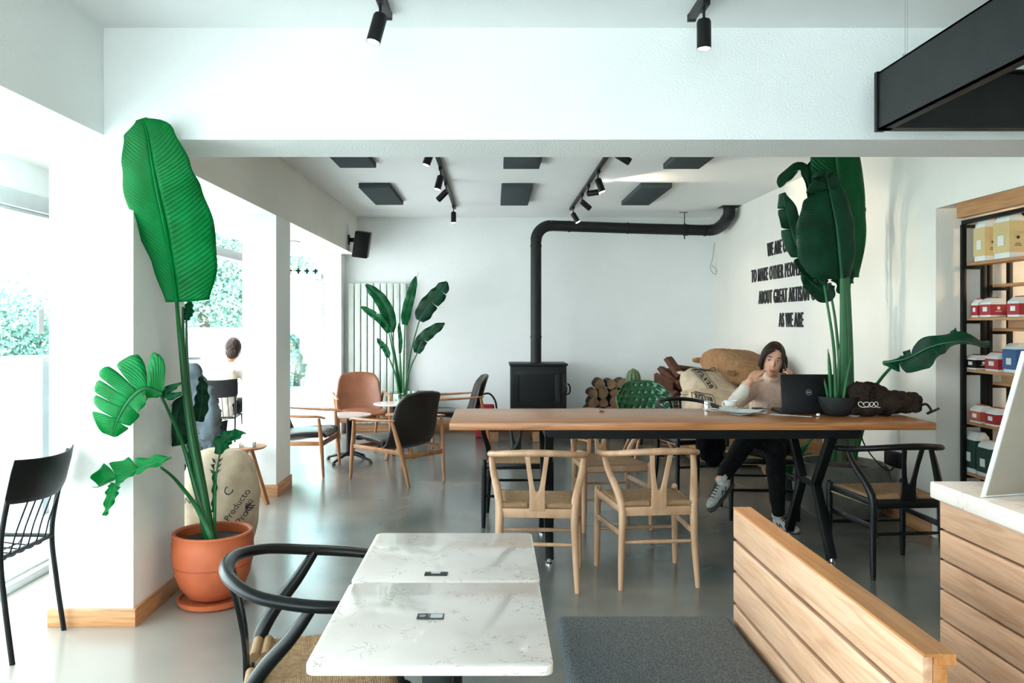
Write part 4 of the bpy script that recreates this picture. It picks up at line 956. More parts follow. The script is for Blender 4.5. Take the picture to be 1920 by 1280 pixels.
# ---------------------------------------------------------------- things on the community table
t = thing('laptop', 'black laptop open on the long table, lid turned to the viewer', 'laptop', (2.10-.055, 5.17, TT+.001), math.radians(-2))
MB().bb(-.177, .177, .0, .235, .0, .018).build('base', 'plastic', t, bevel=.004)
lean = math.radians(9)
lid = MB()
lid.bb(-.177, .177, -.004, .004, 0, .245)
lo = lid.build('lid', 'plastic', t, bevel=.003); lo.location = (0, .002, .012); lo.rotation_euler = (lean, 0, 0)
MB().bb(-.165, .165, .0042, .0048, .012, .235).build('screen', 'phone', lo)
rg = MB().tube([(.017*math.cos(a*PI/16), -.0046, .128+.017*math.sin(a*PI/16)) for a in range(32)], .0009, 5, closed=True)
vs, fs = text_mb('DELL', .011, .0003, .95, .0, 'CENTER'); mx = frame((0, -.0047, .1245), (1, 0, 0), (0, 0, 1)); rg.add([mx @ v for v in vs], fs)
rg.build('logo', 'alu', lo)
lo.rotation_euler = (-lean, 0, 0)
t = thing('salt_shaker', 'small chrome salt shaker on the long table', 'shaker', (1.433, 5.36, TT+.001))
MB().lathe([(.001, 0), (.019, 0), (.020, .004), (.020, .045), (.018, .048)], 20).build('jar', 'chrome', t); MB().lathe([(.0195, .0485), (.021, .05), (.021, .062), (.017, .068), (.001, .069)], 20).build('lid', 'chrome', t)
t = thing('coffee_cup', 'white coffee cup on a saucer on the long table near the elbow', 'cup', (1.60, 5.40, TT+.001))
MB().lathe([(.001, 0), (.03, 0), (.06, .008), (.075, .014), (.075, .017), (.055, .012), (.001, .006)], 36).build('saucer', 'porcelain', t)
MB().lathe([(.001, .010), (.022, .010), (.030, .02), (.040, .045), (.043, .066), (.0405, .066), (.036, .045), (.025, .022), (.001, .018)], 32).build('cup_body', 'porcelain', t)
MB().tube([(-.038-.018*math.sin(a*PI/8), 0, .042+.018*math.cos(a*PI/8)) for a in range(9)], .004, 8).build('handle', 'porcelain', t)
MB().tube([(.02, -.055, .022), (.07, -.03, .024)], .003, 6).build('teaspoon', 'chrome', t)
def sheet(name, label, cat, pts, z0, amp, parent=None, seed=0, layers=2, mt='paper'):
    mb = MB(); n = 14
    for L_ in range(layers):
        vs = []; fs = []
        for j in range(n+1):
            for i in range(n+1):
                u, v = i/n, j/n; p = (V(pts[0])*(1-u)*(1-v)+V(pts[1])*u*(1-v)+V(pts[2])*u*v+V(pts[3])*(1-u)*v)
                e = max(abs(u-.5), abs(v-.5))*2
                z = z0+L_*.004+amp*(noise.noise(V((u*2+seed, v*2, L_)))+.5)*(.3+e)*.8
                vs.append(p+V((.006*noise.noise(V((u*5, v*7, seed))), .006*noise.noise(V((u*4+9, v*6, seed))), z)))
        for j in range(n):
            for i in range(n): fs.append((j*(n+1)+i, j*(n+1)+i+1, (j+1)*(n+1)+i+1, (j+1)*(n+1)+i))
        mb.add(vs, fs)
    o = mb.build(name, mt, None, ang=80); md = o.modifiers.new('thickness', 'SOLIDIFY'); md.thickness = .0012
    return tag(o, label, cat)
sheet('newspaper', 'folded newspaper with a curled edge on the long table', 'newspaper', [G_ for G_ in ((1.38, 5.27, 0), (1.62, 5.04, 0), (1.76, 5.13, 0), (1.62, 5.30, 0))], TT+.004, .030)
sheet('paper_napkin', 'thin pale paper lying between newspaper and laptop', 'paper', ((1.76, 5.11, 0), (1.98, 4.98, 0), (2.0, 5.02, 0), (1.80, 5.17, 0)), TT+.0025, .003, seed=4, layers=1)
tag(MB().lathe([(.001, 0), (.011, 0), (.013, .006), (.013, .018), (.009, .024), (.001, .026)], 16).build('bottle_cap', 'chrome', None, loc=(2.0+.035, 5.01, TT+.001)), 'tiny shiny cap on the table between laptop and bowl', 'cap')
tag(MB().bb(-.035, .035, -.05, .05, 0, .012).build('wallet', 'leather', None, bevel=.003, loc=(1.80, 5.42, TT+.001)), 'small dark wallet on the table left of the laptop', 'wallet')
mb = MB()
for a, r in (((0, 0, .065), (.17, .11, .065)), ((.10, .01, .075), (.14, .10, .07)), ((-.13, .0, .11), (.10, .09, .09)), ((-.06, .02, .13), (.12, .07, .065)), ((.20, 0, .08), (.05, .08, .065)), ((-.15, -.06, .035), (.12, .06, .035))): mb.ball(a, r, 20, 12)
o = tag(blob(mb, 'canvas_bag', 'brown_bag', None, .008, 2, .022, 13, loc=(2.48, 5.12, TT+.004)), 'slouched dark brown canvas bag at the right end of the long table', 'bag')
MB().tube(cr([(.23, .0, .04), (.27, -.03, .07), (.30, -.04, .03), (.27, -.05, .012), (.33, -.03, .03), (.36, -.02, .04)], 5), .008, 8).build('strap', 'leather', o)
tag(MB().tube([V((.0, 0, 0))+V((.022*math.cos(k*.55)+k*.0028-.05, -.012+.01*math.sin(k*.4), .020+.017*math.sin(k*.55))) for k in range(44)], .0022, 6).build('charging_cable', 'porcelain', None, loc=(2.335, 5.00, TT+.06)), 'white coiled cable hanging on the brown canvas bag', 'cable')
t = thing('wall_socket', 'black socket box low on the right wall', 'socket', (XR-.001, 5.86, .445))
MB().bb(-.045, 0, -.11, .11, -.055, .055).build('socket_box', 'plastic', t, bevel=.004)
tag(MB().tube(cr([(2.52, 5.50, .86), (2.53, 5.56, .80), (2.60, 5.62, .60), (2.72, 5.66, .45), (2.85, 5.75, .38), (2.925, 5.80, .43)], 6), .005, 6).build('power_cord', 'plastic', None), 'black power cord falling from the table to the wall socket', 'cord')

# ---------------------------------------------------------------- sacks, firewood, cactus
sb = sack('big plain brown jute sack topmost on the pile by the right wall', (2.56, 8.30, .97), (.60, 1.30, .34), 'jute', (4, 4, 3), .02, 'jute_sack')
s1 = sack('cream sack printed 3/2128, upper one of the two on the pile', (2.18, 7.98, .80), (.62, .55, .24), 'sack', (22, 8, -4), .016)
s2 = sack('cream sack printed 3/2128, lower one of the two on the pile', (2.17, 7.62, .66), (.60, .46, .20), 'sack', (20, 6, 6), .014)
sack('plain jute sack at the bottom of the pile by the right wall', (2.40, 8.38, .20), (.95, 1.15, .40), 'jute', (0, 0, 3), .016, 'jute_sack', ears=False)
sack('plain cream sack in the middle of the pile, above the lowest one', (2.42, 8.34, .58), (.90, 1.1, .34), 'sack', (0, 0, -3), .016, ears=False)
sack('upright jute sack between the woman and the stone planter', (2.62, 7.02, .29), (.5, .42, .58), 'jute', (0, 0, 10), .016, 'jute_sack', ears=False)
xd, yd = V((.22, .0, -.97)), V((.97, -.1, .22))
def stamp(o, px_, py_, D, s, ang):
    xd = V((math.cos(ang), 0, math.sin(ang))); yd = V((-math.sin(ang), 0, math.cos(ang))); p = V(P(px_, py_, D))-V(o.location)
    vs, fs = text_mb('3/2128', s, .003, spacing=1.08); w_ = max(v.x for v in vs); mx = frame(p, xd, yd)
    fr = []; ff = []
    for (x0, x1, y0, y1) in ((-.02, w_+.02, -.024, -.018), (-.02, w_+.02, s*.72+.018, s*.72+.024), (-.02, -.014, -.024, s*.72+.024), (w_+.014, w_+.02, -.024, s*.72+.024)):
        for k in range(12):
            u0, u1 = k/12, (k+1)/12; b = len(fr)
            if x1-x0 > y1-y0: xa, xb, ya, yb = x0+(x1-x0)*u0, x0+(x1-x0)*u1, y0, y1
            else: xa, xb, ya, yb = x0, x1, y0+(y1-y0)*u0, y0+(y1-y0)*u1
            fr += [V((xa, ya, 0)), V((xb, ya, 0)), V((xb, yb, 0)), V((xa, yb, 0))]; ff.append((b, b+1, b+2, b+3))
    lettering('printed_lettering', [(vs, fs, mx)], 'ink', o, None, onto=o); lettering('printed_frame', [(fr, ff, mx)], 'ink', o, None, onto=o)
stamp(s1, 1328, 697, 7.5, .066, math.radians(-66)); stamp(s2, 1322, 752, 7.2, .045, math.radians(-10))
# firewood
lg = None; k = 0
def log_mesh(seed, r, L_):
    random.seed(seed); mb = MB(); n = 12; prof = [r*(1+.10*math.sin(j*1.7+seed)+.08*random.uniform(-1, 1)) for j in range(n)]
    vs = []; fs = []
    for y in (-L_/2, L_/2):
        for j in range(n): a = 2*PI*j/n; vs.append((prof[j]*math.cos(a), y, prof[j]*math.sin(a)))
    for j in range(n): fs.append((j, (j+1) % n, n+(j+1) % n, n+j))
    mb.add(vs, fs, 'bark'); mb.add(vs[:n], [tuple(range(n))], 'cut'); mb.add(vs[n:], [tuple(range(n))], 'cut')
    return mb.mesh('firewood_log', None, merge=True)
lms = [log_mesh(s_, .060+.006*(s_ % 4), .34) for s_ in range(6)]
rows = [(1.13, 8), (1.20, 7), (1.22, 7), (1.28, 6), (1.27, 6), (1.36, 4)]
random.seed(3)
for r_, (x0, cnt) in enumerate(rows):
    for i in range(cnt):
        o = bpy.data.objects.new('firewood_log', lms[(k*5+r_) % 6]); C.objects.link(o)
        o.location = (x0+i*.137+random.uniform(-.006, .006), 10.36+random.uniform(-.04, .04), .068+r_*.118+random.uniform(-.004, .004)); o.rotation_euler = (0, random.uniform(0, 6), 0)
        tag(o, 'round firewood log with cut end, stacked against the back wall right of stove', 'log', 'firewood logs stacked by the back wall'); k += 1
t = thing('log_basket', 'round brown wicker basket filled with split wood beside the sacks', 'basket', (2.18, 9.45, 0))
mb = MB()
for i in range(15):
    r = .20+.06*i/14; mb.tube([(r*math.cos(a*PI/16)*(1+.012*(-1)**(a+i)), r*math.sin(a*PI/16)*(1+.012*(-1)**(a+i)), .02+i*.04) for a in range(32)], .018, 6, closed=True)
mb.build('wicker_wall', 'wicker', t, ang=80); MB().lathe([(.001, 0), (.2, 0), (.2, .02), (.001, .02)], 24).build('basket_base', 'wicker', t)
MB().tube([(.27*math.cos(a*PI/12), .02, .60+.13*math.sin(a*PI/12)) for a in range(13)], .014, 8).build('handle', 'wicker', t)
random.seed(11)
wedge = []
for s_ in range(4):
    mb = MB(); w_ = .05+.01*s_; L_ = .30
    mb.prism([(-w_, -.03), (w_, -.04), (w_*.9, .03), (-w_*.2, .06), (-w_, .02)], lambda u, v, q: V((u, q-L_/2, v+.006*math.sin(q*20+u*30))), L_)
    wedge.append(mb.mesh('split_log', 'redwood', bevel=.003))
k = 0
for (x, y, z, rx, ry, rz) in [(-.10, -.1, .62, .2, .3, .3), (.06, -.12, .63, -.1, 1.2, -.2), (.0, .06, .64, .5, .1, 1.2), (-.12, .05, .66, .9, .4, .6), (.13, .02, .67, .7, .2, -.7), (-.06, -.1, .73, .1, .8, .5), (.07, -.05, .75, .9, .1, .2), (-.10, .02, .80, .6, .6, .9), (.02, .03, .84, .4, 1.4, 1.5), (.16, -.07, .78, .3, .2, -1.0), (-.16, -.06, .74, .7, 1.1, 1.3), (-.04, -.04, .90, .8, .3, .8), (.12, .04, .88, .2, .9, 1.9)]:
    o = bpy.data.objects.new('split_log', wedge[k % 4]); C.objects.link(o); o.location = (2.18+x, 9.45+y, z); o.rotation_euler = (rx, ry, rz)
    tag(o, 'reddish split log heaped in the wicker basket', 'log', 'split logs in the basket'); k += 1
t = thing('cactus_pot', 'dark pot of the barrel cactus behind the green chair', 'pot', (1.67, 9.55, 0)); MB().lathe([(.001, 0), (.11, 0), (.13, .53), (.12, .53), (.115, .498), (.001, .498)], 28).build('pot_body', 'bowl', t)
t = thing('cactus', 'round ribbed cactus poking up behind the green chair', 'cactus', (1.67, 9.55, .50))
mb = MB(); n = 36; vs = []; fs = []
for i in range(13):
    z = .40*i/12; r0 = .082*math.sqrt(max(0, 1-max(0, (z-.26)/.14)**2))
    for j in range(n): a = 2*PI*j/n; r = r0*(1+.10*math.cos(12*a)); vs.append((r*math.cos(a), r*math.sin(a), z))
for i in range(12):
    for j in range(n): fs.append((i*n+j, i*n+(j+1) % n, (i+1)*n+(j+1) % n, (i+1)*n+j))
mb.add(vs, fs).build('body', 'cactus', t, ang=60)
mb = MB()
for j in range(12):
    for i in range(3, 12):
        z = .40*i/12; r0 = .09*math.sqrt(max(.02, 1-max(0, (z-.26)/.14)**2)); a = 2*PI*j/12
        p = V((r0*math.cos(a), r0*math.sin(a), z)); mb.tube([p, p+V((math.cos(a)*.016, math.sin(a)*.016, .006))], .001, 3)
o = mb.build('spines', 'sack', t); o['kind'] = 'stuff'
# small leafy plant on the floor by the planter
t = thing('small_fern', 'small yellow green leafy plant on the floor behind the woman', 'plant', (2.42, 6.55, 0))
MB().lathe([(.001, 0), (.09, 0), (.12, .20), (.11, .20), (.10, .17), (.001, .17)], 24).build('pot_body', 'bowl', t)
random.seed(5)
O_ = t.location
for k in range(12):
    a = k*2.4; r = .10+.08*random.random(); h_ = .22+.15*random.random(); b = V((2.42, 6.55, .17)); tip = b+V((r*1.4*math.cos(a), r*1.4*math.sin(a), h_)); md = b.lerp(tip, .55)+V((0, 0, .06))
    leaf(t, [b, md, tip], [.006, .022, .002], [.006, .022, .002], 'leaf', nrm=(.2*math.cos(a), -.6, .7), fold=.2, rib=None, wave=.002)

# ---------------------------------------------------------------- wall lettering on the right wall (cut-out letters)
for body, y0, y1, zb, lab in (('WE ARE ON A', 8.62, 7.86, 2.155, 'first line of black wall letters reading WE ARE ON A'), ('TO MAKE OTHER PEOPLE AS', 9.15, 7.50, 1.90, 'second line of black wall letters reading TO MAKE OTHER PEOPLE AS'),
                              ('ABOUT GREAT ARTISAN COFFEE', 8.90, 7.00, 1.65, 'third line of black wall letters reading ABOUT GREAT ARTISAN COFFEE'), ('AS WE ARE', 8.27, 7.63, 1.40, 'last line of black wall letters reading AS WE ARE')):
    vs, fs = text_mb(body, .205, .0015, 1, .006, spacing=1.12); xmin = min(v.x for v in vs); xmax = max(v.x for v in vs); k = (y0-y1)/(xmax-xmin)
    mb = MB().add([V((0, -(v.x-xmin)*k, v.y)) + V((v.z-.006, 0, 0)) for v in vs], fs)
    o = mb.build('wall_lettering', 'letter', None, loc=(XR-.001, y0, zb), merge=False); tag(o, lab, 'lettering')
# ---------------------------------------------------------------- shelves in the right-hand recess
def shelf_unit(label, x0, x1, ys, zs, ztop, mt='warmboard'):
    t = thing('display_shelf', label, 'shelf', (x0, ys[0], 0)); L_ = ys[0]-ys[-1]
    for y in ys:
        for x in (0.014, x1-x0-.014): MB().bb(x-.014, x+.014, y-ys[0]-.014, y-ys[0]+.014, 0, ztop).build('post', 'steel', t, bevel=.001)
        for z in zs+[ztop+.018]: MB().bb(.0285, x1-x0-.0285, y-ys[0]-.010, y-ys[0]+.010, z-.040, z-.019).build('cross_rail', 'steel', t)
    MB().bb(0, .028, -L_, 0, ztop+.0005, ztop+.026).bb(x1-x0-.028, x1-x0, -L_, 0, ztop+.0005, ztop+.026).build('top_rail', 'steel', t)
    for z in zs: MB().bb(.03, x1-x0-.03, -L_+.015, -.015, z-.0185, z).build('shelf_board', mt, t, bevel=.001)
    return t
ZS = [.455, .79, 1.135, 1.475, 1.835]
shelf_unit('black steel display shelf with wooden boards in the right recess, front one', 3.10, 3.262, [5.30, 4.35, 3.40], ZS, 2.09)
shelf_unit('black steel shelf with wooden boards standing behind the front display shelf', 3.272, 3.434, [5.30, 4.35, 3.40], [.60, 1.05, 1.405, 1.694, 2.0], 2.09)
l = bpy.data.lights.new('shelf_lamp', 'POINT'); l.energy = 22; l.color = (1, .72, .45); l.shadow_soft_size = .08; q = bpy.data.objects.new('shelf_lamp', l); q.location = (4.15, 4.55, 2.0); C.objects.link(q)
def pack(name, label, cat, x, y, z, wx, wy, h_, body, lab, labm, style='box', group=None):
    t = thing(name, label, cat, (x, y, z+.001), group=group)
    if style == 'box':
        MB().bb(-wx/2, wx/2, -wy/2, wy/2, 0, h_*.72).add([(-wx/2, -wy/2, h_*.722), (wx/2, -wy/2, h_*.722), (wx/2, wy/2, h_*.722), (-wx/2, wy/2, h_*.722), (-wx*.2, -wy*.45, h_*.93), (wx*.2, -wy*.45, h_*.93), (wx*.2, wy*.45, h_*.93), (-wx*.2, wy*.45, h_*.93)], [(0, 1, 5, 4), (1, 2, 6, 5), (2, 3, 7, 6), (3, 0, 4, 7), (4, 5, 6, 7), (3, 2, 1, 0)]).build('carton', 'bagwhite', t, bevel=.002)
        MB().bb(-wx*.1, wx*.1, -wy*.4, wy*.4, h_*.932, h_*.98).build('carry_handle', body, t)
        MB().bb(-wx/2-.001, wx/2+.001, -wy/2-.001, wy/2+.001, h_*.10, h_*.62).build('band', body, t)
    else:
        MB().add([(-wx/2, -wy/2, 0), (wx/2, -wy/2, 0), (wx/2, wy/2, 0), (-wx/2, wy/2, 0), (-wx*.52, -wy*.52, h_*.5), (wx*.52, -wy*.52, h_*.5), (wx*.52, wy*.52, h_*.5), (-wx*.52, wy*.52, h_*.5), (-wx*.47, -wy*.47, h_*.88), (wx*.47, -wy*.47, h_*.88), (wx*.47, wy*.47, h_*.88), (-wx*.47, wy*.47, h_*.88), (-wx*.2, -wy*.46, h_), (wx*.2, -wy*.46, h_), (wx*.2, wy*.46, h_), (-wx*.2, wy*.46, h_)],
                 [(3, 2, 1, 0), (12, 13, 14, 15)]+[(a+b, a+(b+1) % 4, a+4+(b+1) % 4, a+4+b) for a in (0, 4, 8) for b in range(4)]).build('pouch', 'bagwhite', t, bevel=.006)
        MB().bb(-wx*.527, wx*.527, -wy*.527, wy*.527, h_*.12, h_*.80).build('label_band', body, t)
    f_ = MB(); yw = -wy*.53-.0016 if style != 'box' else -wy/2-.0020; xw = -wx*.53-.0016 if style != 'box' else -wx/2-.0020
    f_.bb(-wx*.22, wx*.22, yw-.0006, yw, h_*.26, h_*.275).bb(-wx*.16, wx*.16, yw-.0006, yw, h_*.30, h_*.315)
    f_.build('printed_lines', labm, t)
    MB().tube([(0, yw-.0007, h_*.44), (0, yw, h_*.44)], wx*.10, 14).build('printed_emblem', labm, t)
    MB().bb(xw-.0006, xw, -wy*.20, wy*.20, h_*.28, h_*.50).build('printed_label', 'bagwhite', t)
    return t
def sx(x, X=3.22): return X*F/(x-CX)      # depth at which a thing at X meets pixel column x
items = [(1851, 4, .115, .27, 'yellow', 'tall white pouch with ochre label at the left of the top shelf', 'pouch', 'ink', 3.20), (1893, 4, .15, .28, 'yellow', 'taller white pouch with ochre label at the right of the top shelf', 'pouch', 'ink', 3.22),
         (1837, 3, .07, .125, 'red', 'small white and crimson carton at the left end of the second shelf', 'box', 'bagwhite', 3.19), (1862, 3, .11, .13, 'red', 'wider white and crimson carton beside the small one on the second shelf', 'box', 'bagwhite', 3.22), (1915, 3, .11, .13, 'red', 'white and crimson carton at the right end of the second shelf', 'box', 'bagwhite', 3.22),
         (1834, 2, .11, .10, 'steel', 'low white carton with black band on the middle shelf under the leaf', 'box', 'bagwhite', 3.20), (1874, 2, .13, .125, 'red', 'bright red and white carton on the middle shelf', 'box', 'bagwhite', 3.20), (1908, 2, .12, .18, 'blue', 'white carton with blue label on the middle shelf', 'pouch', 'bagwhite', 3.22),
         (1842, 1, .11, .12, 'brick', 'white carton with brick red band on the fourth shelf', 'box', 'bagwhite', 3.20), (1872, 1, .11, .12, 'red', 'white carton with bright red band on the fourth shelf', 'box', 'bagwhite', 3.20),
         (1830, 0, .15, .27, 'dkgreen', 'large white bag with dark green band on the lowest shelf', 'pouch', 'bagwhite', 3.20), (1858, 0, .13, .23, 'dkgreen', 'smaller white bag with dark green band on the lowest shelf', 'pouch', 'bagwhite', 3.20)]
for x, si_, w_, h_, body, lab, st, lm, X in items:
    X = 3.181
    pack('coffee_carton' if st == 'box' else 'coffee_pouch', lab, 'coffee pack', X, sx(x, X), ZS[si_], min(w_, .10), w_, h_, body, None, lm, st)
for k, (y, z, s_, l) in enumerate(((5.10, 1.05, .20, 'brown cardboard box on the rear shelf, second board from below'), (5.08, .60, .24, 'large brown cardboard box on the rear shelf, lowest board'), (5.05, 1.405, .17, 'brown cardboard box on the rear shelf, third board from below'), (4.80, 1.05, .19, 'brown cardboard box on the rear shelf nearer the viewer'))):
    t = thing('cardboard_box', l, 'box', (3.353, y, z+.001)); MB().bb(-.05, .05, -s_/2, s_/2, 0, s_*.9).build('carton', 'kraft', t, bevel=.002); MB().bb(-.0505, .0505, -.02, .02, s_*.5, s_*.9+.0006).build('tape', 'teak', t)

# ---------------------------------------------------------------- people
def limb(mb, pts, rs, n=14, k=5):
    q = cr(pts, k); mb.tube(q, lerpl(list(rs), len(q)), n)
    mb.ball(pts[0], rs[0], 14, 8); mb.ball(pts[-1], rs[-1], 14, 8); return mb
def head_mb(mb, c, R_, sc_=1.0):
    def g(dx, dz, sx_, sz): return math.exp(-(dx/sx_)**2-(dz/sz)**2)
    def fn(d, v):
        x, y, z = v.x, v.y, v.z; f = max(0, -d.y)
        if z < 0: k = (-z/.12); x *= 1-.30*k**1.6; y *= 1-.10*k
        y = y*(1-.10*f*f)
        n_ = f**.5 if f > 0 else 0
        y -= n_*(.022*g(x, z+.018, .011, .020)+.010*g(x, z+.002, .008, .022))
        y -= n_*(.007*g(x, z+.057, .022, .006)+.006*g(x, z+.068, .020, .006)+.010*g(x, z+.098, .022, .018))
        y += n_*(.010*(g(x-.030, z-.010, .016, .011)+g(x+.030, z-.010, .016, .011))+.004*g(x, z+.0625, .022, .003))
        y -= n_*(.006*(g(x-.03, z-.030, .022, .008)+g(x+.03, z-.030, .022, .008))+.006*(g(x-.042, z+.03, .022, .022)+g(x+.042, z+.03, .022, .022)))
        return V((x, y, z))*sc_
    mb.ball(c, (.074, .095, .120), 64, 56, mx=R_, fn=fn)
    for s in (-1, 1): mb.ball(c+R_ @ V((s*.072, .012, -.006))*sc_, V((.010, .018, .030))*sc_, 10, 8, mx=R_)
def face_parts(t, c, R_, O):
    e = MB(); ir = MB(); br = MB(); lp = MB()
    for s in (-1, 1):
        p = c+R_ @ V((s*.030, -.0765, .010)); e.ball(p-O, (.0125, .008, .0052), 14, 8, mx=R_)
        ir.ball(c+R_ @ V((s*.030-.004, -.0835, .0095))-O, (.0048, .0028, .0052), 10, 6, mx=R_)
        ir.tube([c+R_ @ V((s*.030+a*.014, -.0815+abs(a)*.006, .0175-.003*a*a))-O for a in (-1, -.5, 0, .5, 1)], [.001, .0018, .002, .0018, .001], 6)
        br.tube([c+R_ @ V((s*(.016+a*.032), -.0905+a*a*.013, .034+.0035*math.sin(a*3.1)))-O for a in (0, .25, .5, .75, 1)], [.0022, .003, .003, .0024, .001], 6)
    lp.tube([c+R_ @ V((a*.023, -.094+abs(a)**2*.012, -.0605+.004*a*a))-O for a in (-1, -.6, -.2, .2, .6, 1)], [.001, .003, .0042, .0042, .003, .001], 8)
    lp.tube([c+R_ @ V((a*.019, -.093+abs(a)**2*.011, -.068+.003*a*a))-O for a in (-1, -.6, -.2, .2, .6, 1)], [.001, .003, .0042, .0042, .003, .001], 8)
    e.build('eyes', 'porcelain', t); ir.build('irises', 'hair', t); br.build('eyebrows', 'hair', t); lp.build('lips', mat('lips', (.42, .13, .11), .4), t)
def hand(mb, wrist, dirv, palm_n, sgn, curls, spread=.18, size=1.0):
    """palm box grown from the wrist; five fingers with two bends each"""
    d = V(dirv).normalized(); n = V(palm_n).normalized(); n = (n-d*n.dot(d)).normalized(); s = d.cross(n)*sgn
    w_ = V(wrist); q = size
    for a in (-.028, -.010, .010, .028): mb.tube([w_+s*a*.6*q+d*.005, w_+s*a*q+d*.05*q, w_+s*a*q+d*.085*q], [.013*q, .0135*q, .0115*q], 10); mb.ball(w_+s*a*q+d*.085*q, .0115*q, 8, 6)
    lens = [(.040, .024, .020), (.046, .028, .022), (.042, .026, .021), (.032, .020, .018)]
    for k, a in enumerate((-.029, -.010, .010, .028)):
        p = w_+s*a*q+d*.085*q; an = spread*(a/.029)*.6; base = (d*math.cos(an)+s*math.sin(an)).normalized(); ang = 0; pts = [p]
        for j, L_ in enumerate(lens[k]):
            ang += curls[k]*(1, 1.2, .9)[j]; v = base*math.cos(ang)+n*math.sin(ang); p = p+v*L_*q; pts.append(p)
        mb.tube(pts, [.0095*q, .0088*q, .008*q, .0062*q], 8)
        for pp_, rr in zip(pts, (.0095, .0088, .008, .0062)): mb.ball(pp_, rr*q, 8, 6)
    p = w_-s*.028*q+d*.020*q; pts = [p, p-s*.026*q+d*.024*q+n*.012*q, p-s*.036*q+d*.052*q+n*.024*q, p-s*.034*q+d*.074*q+n*.034*q]
    mb.tube(pts, [.0135*q, .0115*q, .0095*q, .0075*q], 8)
    for pp_, rr in zip(pts, (.0135, .0115, .0095, .0075)): mb.ball(pp_, rr*q, 8, 6)
# woman with the laptop
O = V((2.05, 6.0, 0))
t = thing('person', 'seated person with dark bob hair and cream sweater, phone at ear, behind the laptop', 'person', O)
hc = P(1449, 676, 5.78); R_ = Matrix.Rotation(math.radians(-14), 3, 'Y') @ Matrix.Rotation(math.radians(-16), 3, 'Z') @ Matrix.Rotation(math.radians(6), 3, 'X')
R_ = Matrix.Rotation(math.radians(9), 3, 'Y') @ Matrix.Rotation(math.radians(-14), 3, 'Z') @ Matrix.Rotation(math.radians(8), 3, 'X')
mb = MB(); head_mb(mb, hc-O, R_)
neck0 = V((2.06, 5.93, 1.00))-O
limb(mb, [neck0, V((2.055, 5.88, 1.06))-O, hc-O+V((0, .03, -.05))], [.058, .050, .052])
# arms: right elbow (image left) on the table, left hand with the phone
shR, elR, wrR = V((1.905, 5.93, .955)), V((1.70, 5.60, .885)), P(1406, 714, 5.60)
shL, elL, wrL = V((2.225, 5.93, .955)), V((2.27, 5.68, .80)), V((2.085, 5.60, .995))
limb(mb, [elR-O, wrR-O], [.034, .024]); limb(mb, [elL-O, wrL-O], [.034, .024]); limb(mb, [shR-O, elR-O], [.05, .036]); limb(mb, [shL-O, elL-O], [.05, .036])
limb(mb, [V((2.06, 6.02, .53))-O, V((2.06, 5.97, .80))-O, V((2.06, 5.94, .93))-O], [.12, .11, .10])
hip = [V((2.14, 6.0, .53)), V((1.98, 6.0, .53))]
kneeL, ankL = V((1.79, 5.62, .62)), P(1352, 899, 5.32)      # crossed leg, foot hanging to the left
kneeR, ankR = V((1.97, 5.58, .56)), P(1460, 968, 5.66)
limb(mb, [hip[0]-O, V((1.98, 5.80, .62))-O, kneeL-O], [.085, .078, .056]); limb(mb, [kneeL-O, kneeL.lerp(ankL, .35)+V((0, .02, 0))-O, ankL-O], [.055, .052, .034])
limb(mb, [hip[1]-O, kneeR-O], [.085, .056]); limb(mb, [kneeR-O, kneeR.lerp(ankR, .35)+V((0, .02, 0))-O, ankR-O], [.055, .050, .034])
hd = V((.085, .045, .075))
hand(mb, wrR-O, hd, (.5, .75, -.4), 1, (.08, .14, .24, .34), size=.86)
hand(mb, wrL-O, V((.0, .01, .10)), (-.6, .8, 0), 1, (.35, .4, .45, .5), size=.84)
body = blob(mb, 'body', 'skin', t, .0048, 1)
face_parts(t, hc, R_, O)
# hair: shell around the skull, open at the face, with locks falling to the jaw
mb = MB()
def hfn(d, v):
    w_ = 1.0+.03*math.sin(14*math.atan2(d.x, d.z+.2))
    return V((v.x*w_, v.y, v.z))
vs = []; fs = []
nu, nv = 64, 44
for i in range(nv+1):
    th = PI*i/nv
    for j in range(nu):
        a = 2*PI*j/nu; d = V((math.sin(th)*math.cos(a), math.sin(th)*math.sin(a), math.cos(th)))
        r = V((.090, .112, .134)); z = d.z*r.z
        low = max(0, -d.z); p = V((d.x*r.x*(1+.10*low), d.y*r.y+.004, max(z, -.085)+.006)); p *= 1+.018*math.sin(9*a+5*th)
        vs.append((hc-O)+R_ @ p)
for i in range(nv):
    for j in range(nu):
        th = PI*(i+.5)/nv; a = 2*PI*(j+.5)/nu; d = V((math.sin(th)*math.cos(a), math.sin(th)*math.sin(a), math.cos(th)))
        if d.z < -.80: continue
        part = d.x-.10
        lim = .60-.50*abs(part)**1.5        # hairline drops to both sides of the parting
        if d.y < -.20-.25*max(0, d.z-.2) and d.z < lim+.12 and abs(d.x) < .88: continue
        fs.append((i*nu+j, (i+1)*nu+j, (i+1)*nu+(j+1) % nu, i*nu+(j+1) % nu))
me = ev_mesh(MB().add(vs, fs), [('SOLIDIFY', dict(thickness=.016, offset=-1)), ('SMOOTH', dict(factor=.5, iterations=2))], 'hair')
me.materials.clear(); me.materials.append(M['hair']); me.polygons.foreach_set('use_smooth', [True]*len(me.polygons))
hair = bpy.data.objects.new('hair', me); C.objects.link(hair); hair.parent = t
mb = MB()
for s, x0, k in ((-1, -.070, 0), (-1, -.078, 1), (1, .070, 0), (1, .080, 1), (1, .066, 2)):
    mb.tube(cr([(hc-O)+R_ @ V(p) for p in ((.02+s*.02, -.088, .088), (x0*.92, -.080+.01*k, .045), (x0*1.08, -.058+.014*k, -.01), (x0*1.08, -.045+.016*k, -.045), (x0*1.02, -.035+.016*k, -.065+.008*k))], 5), [.002, .012, .0145, .014, .003], 10)
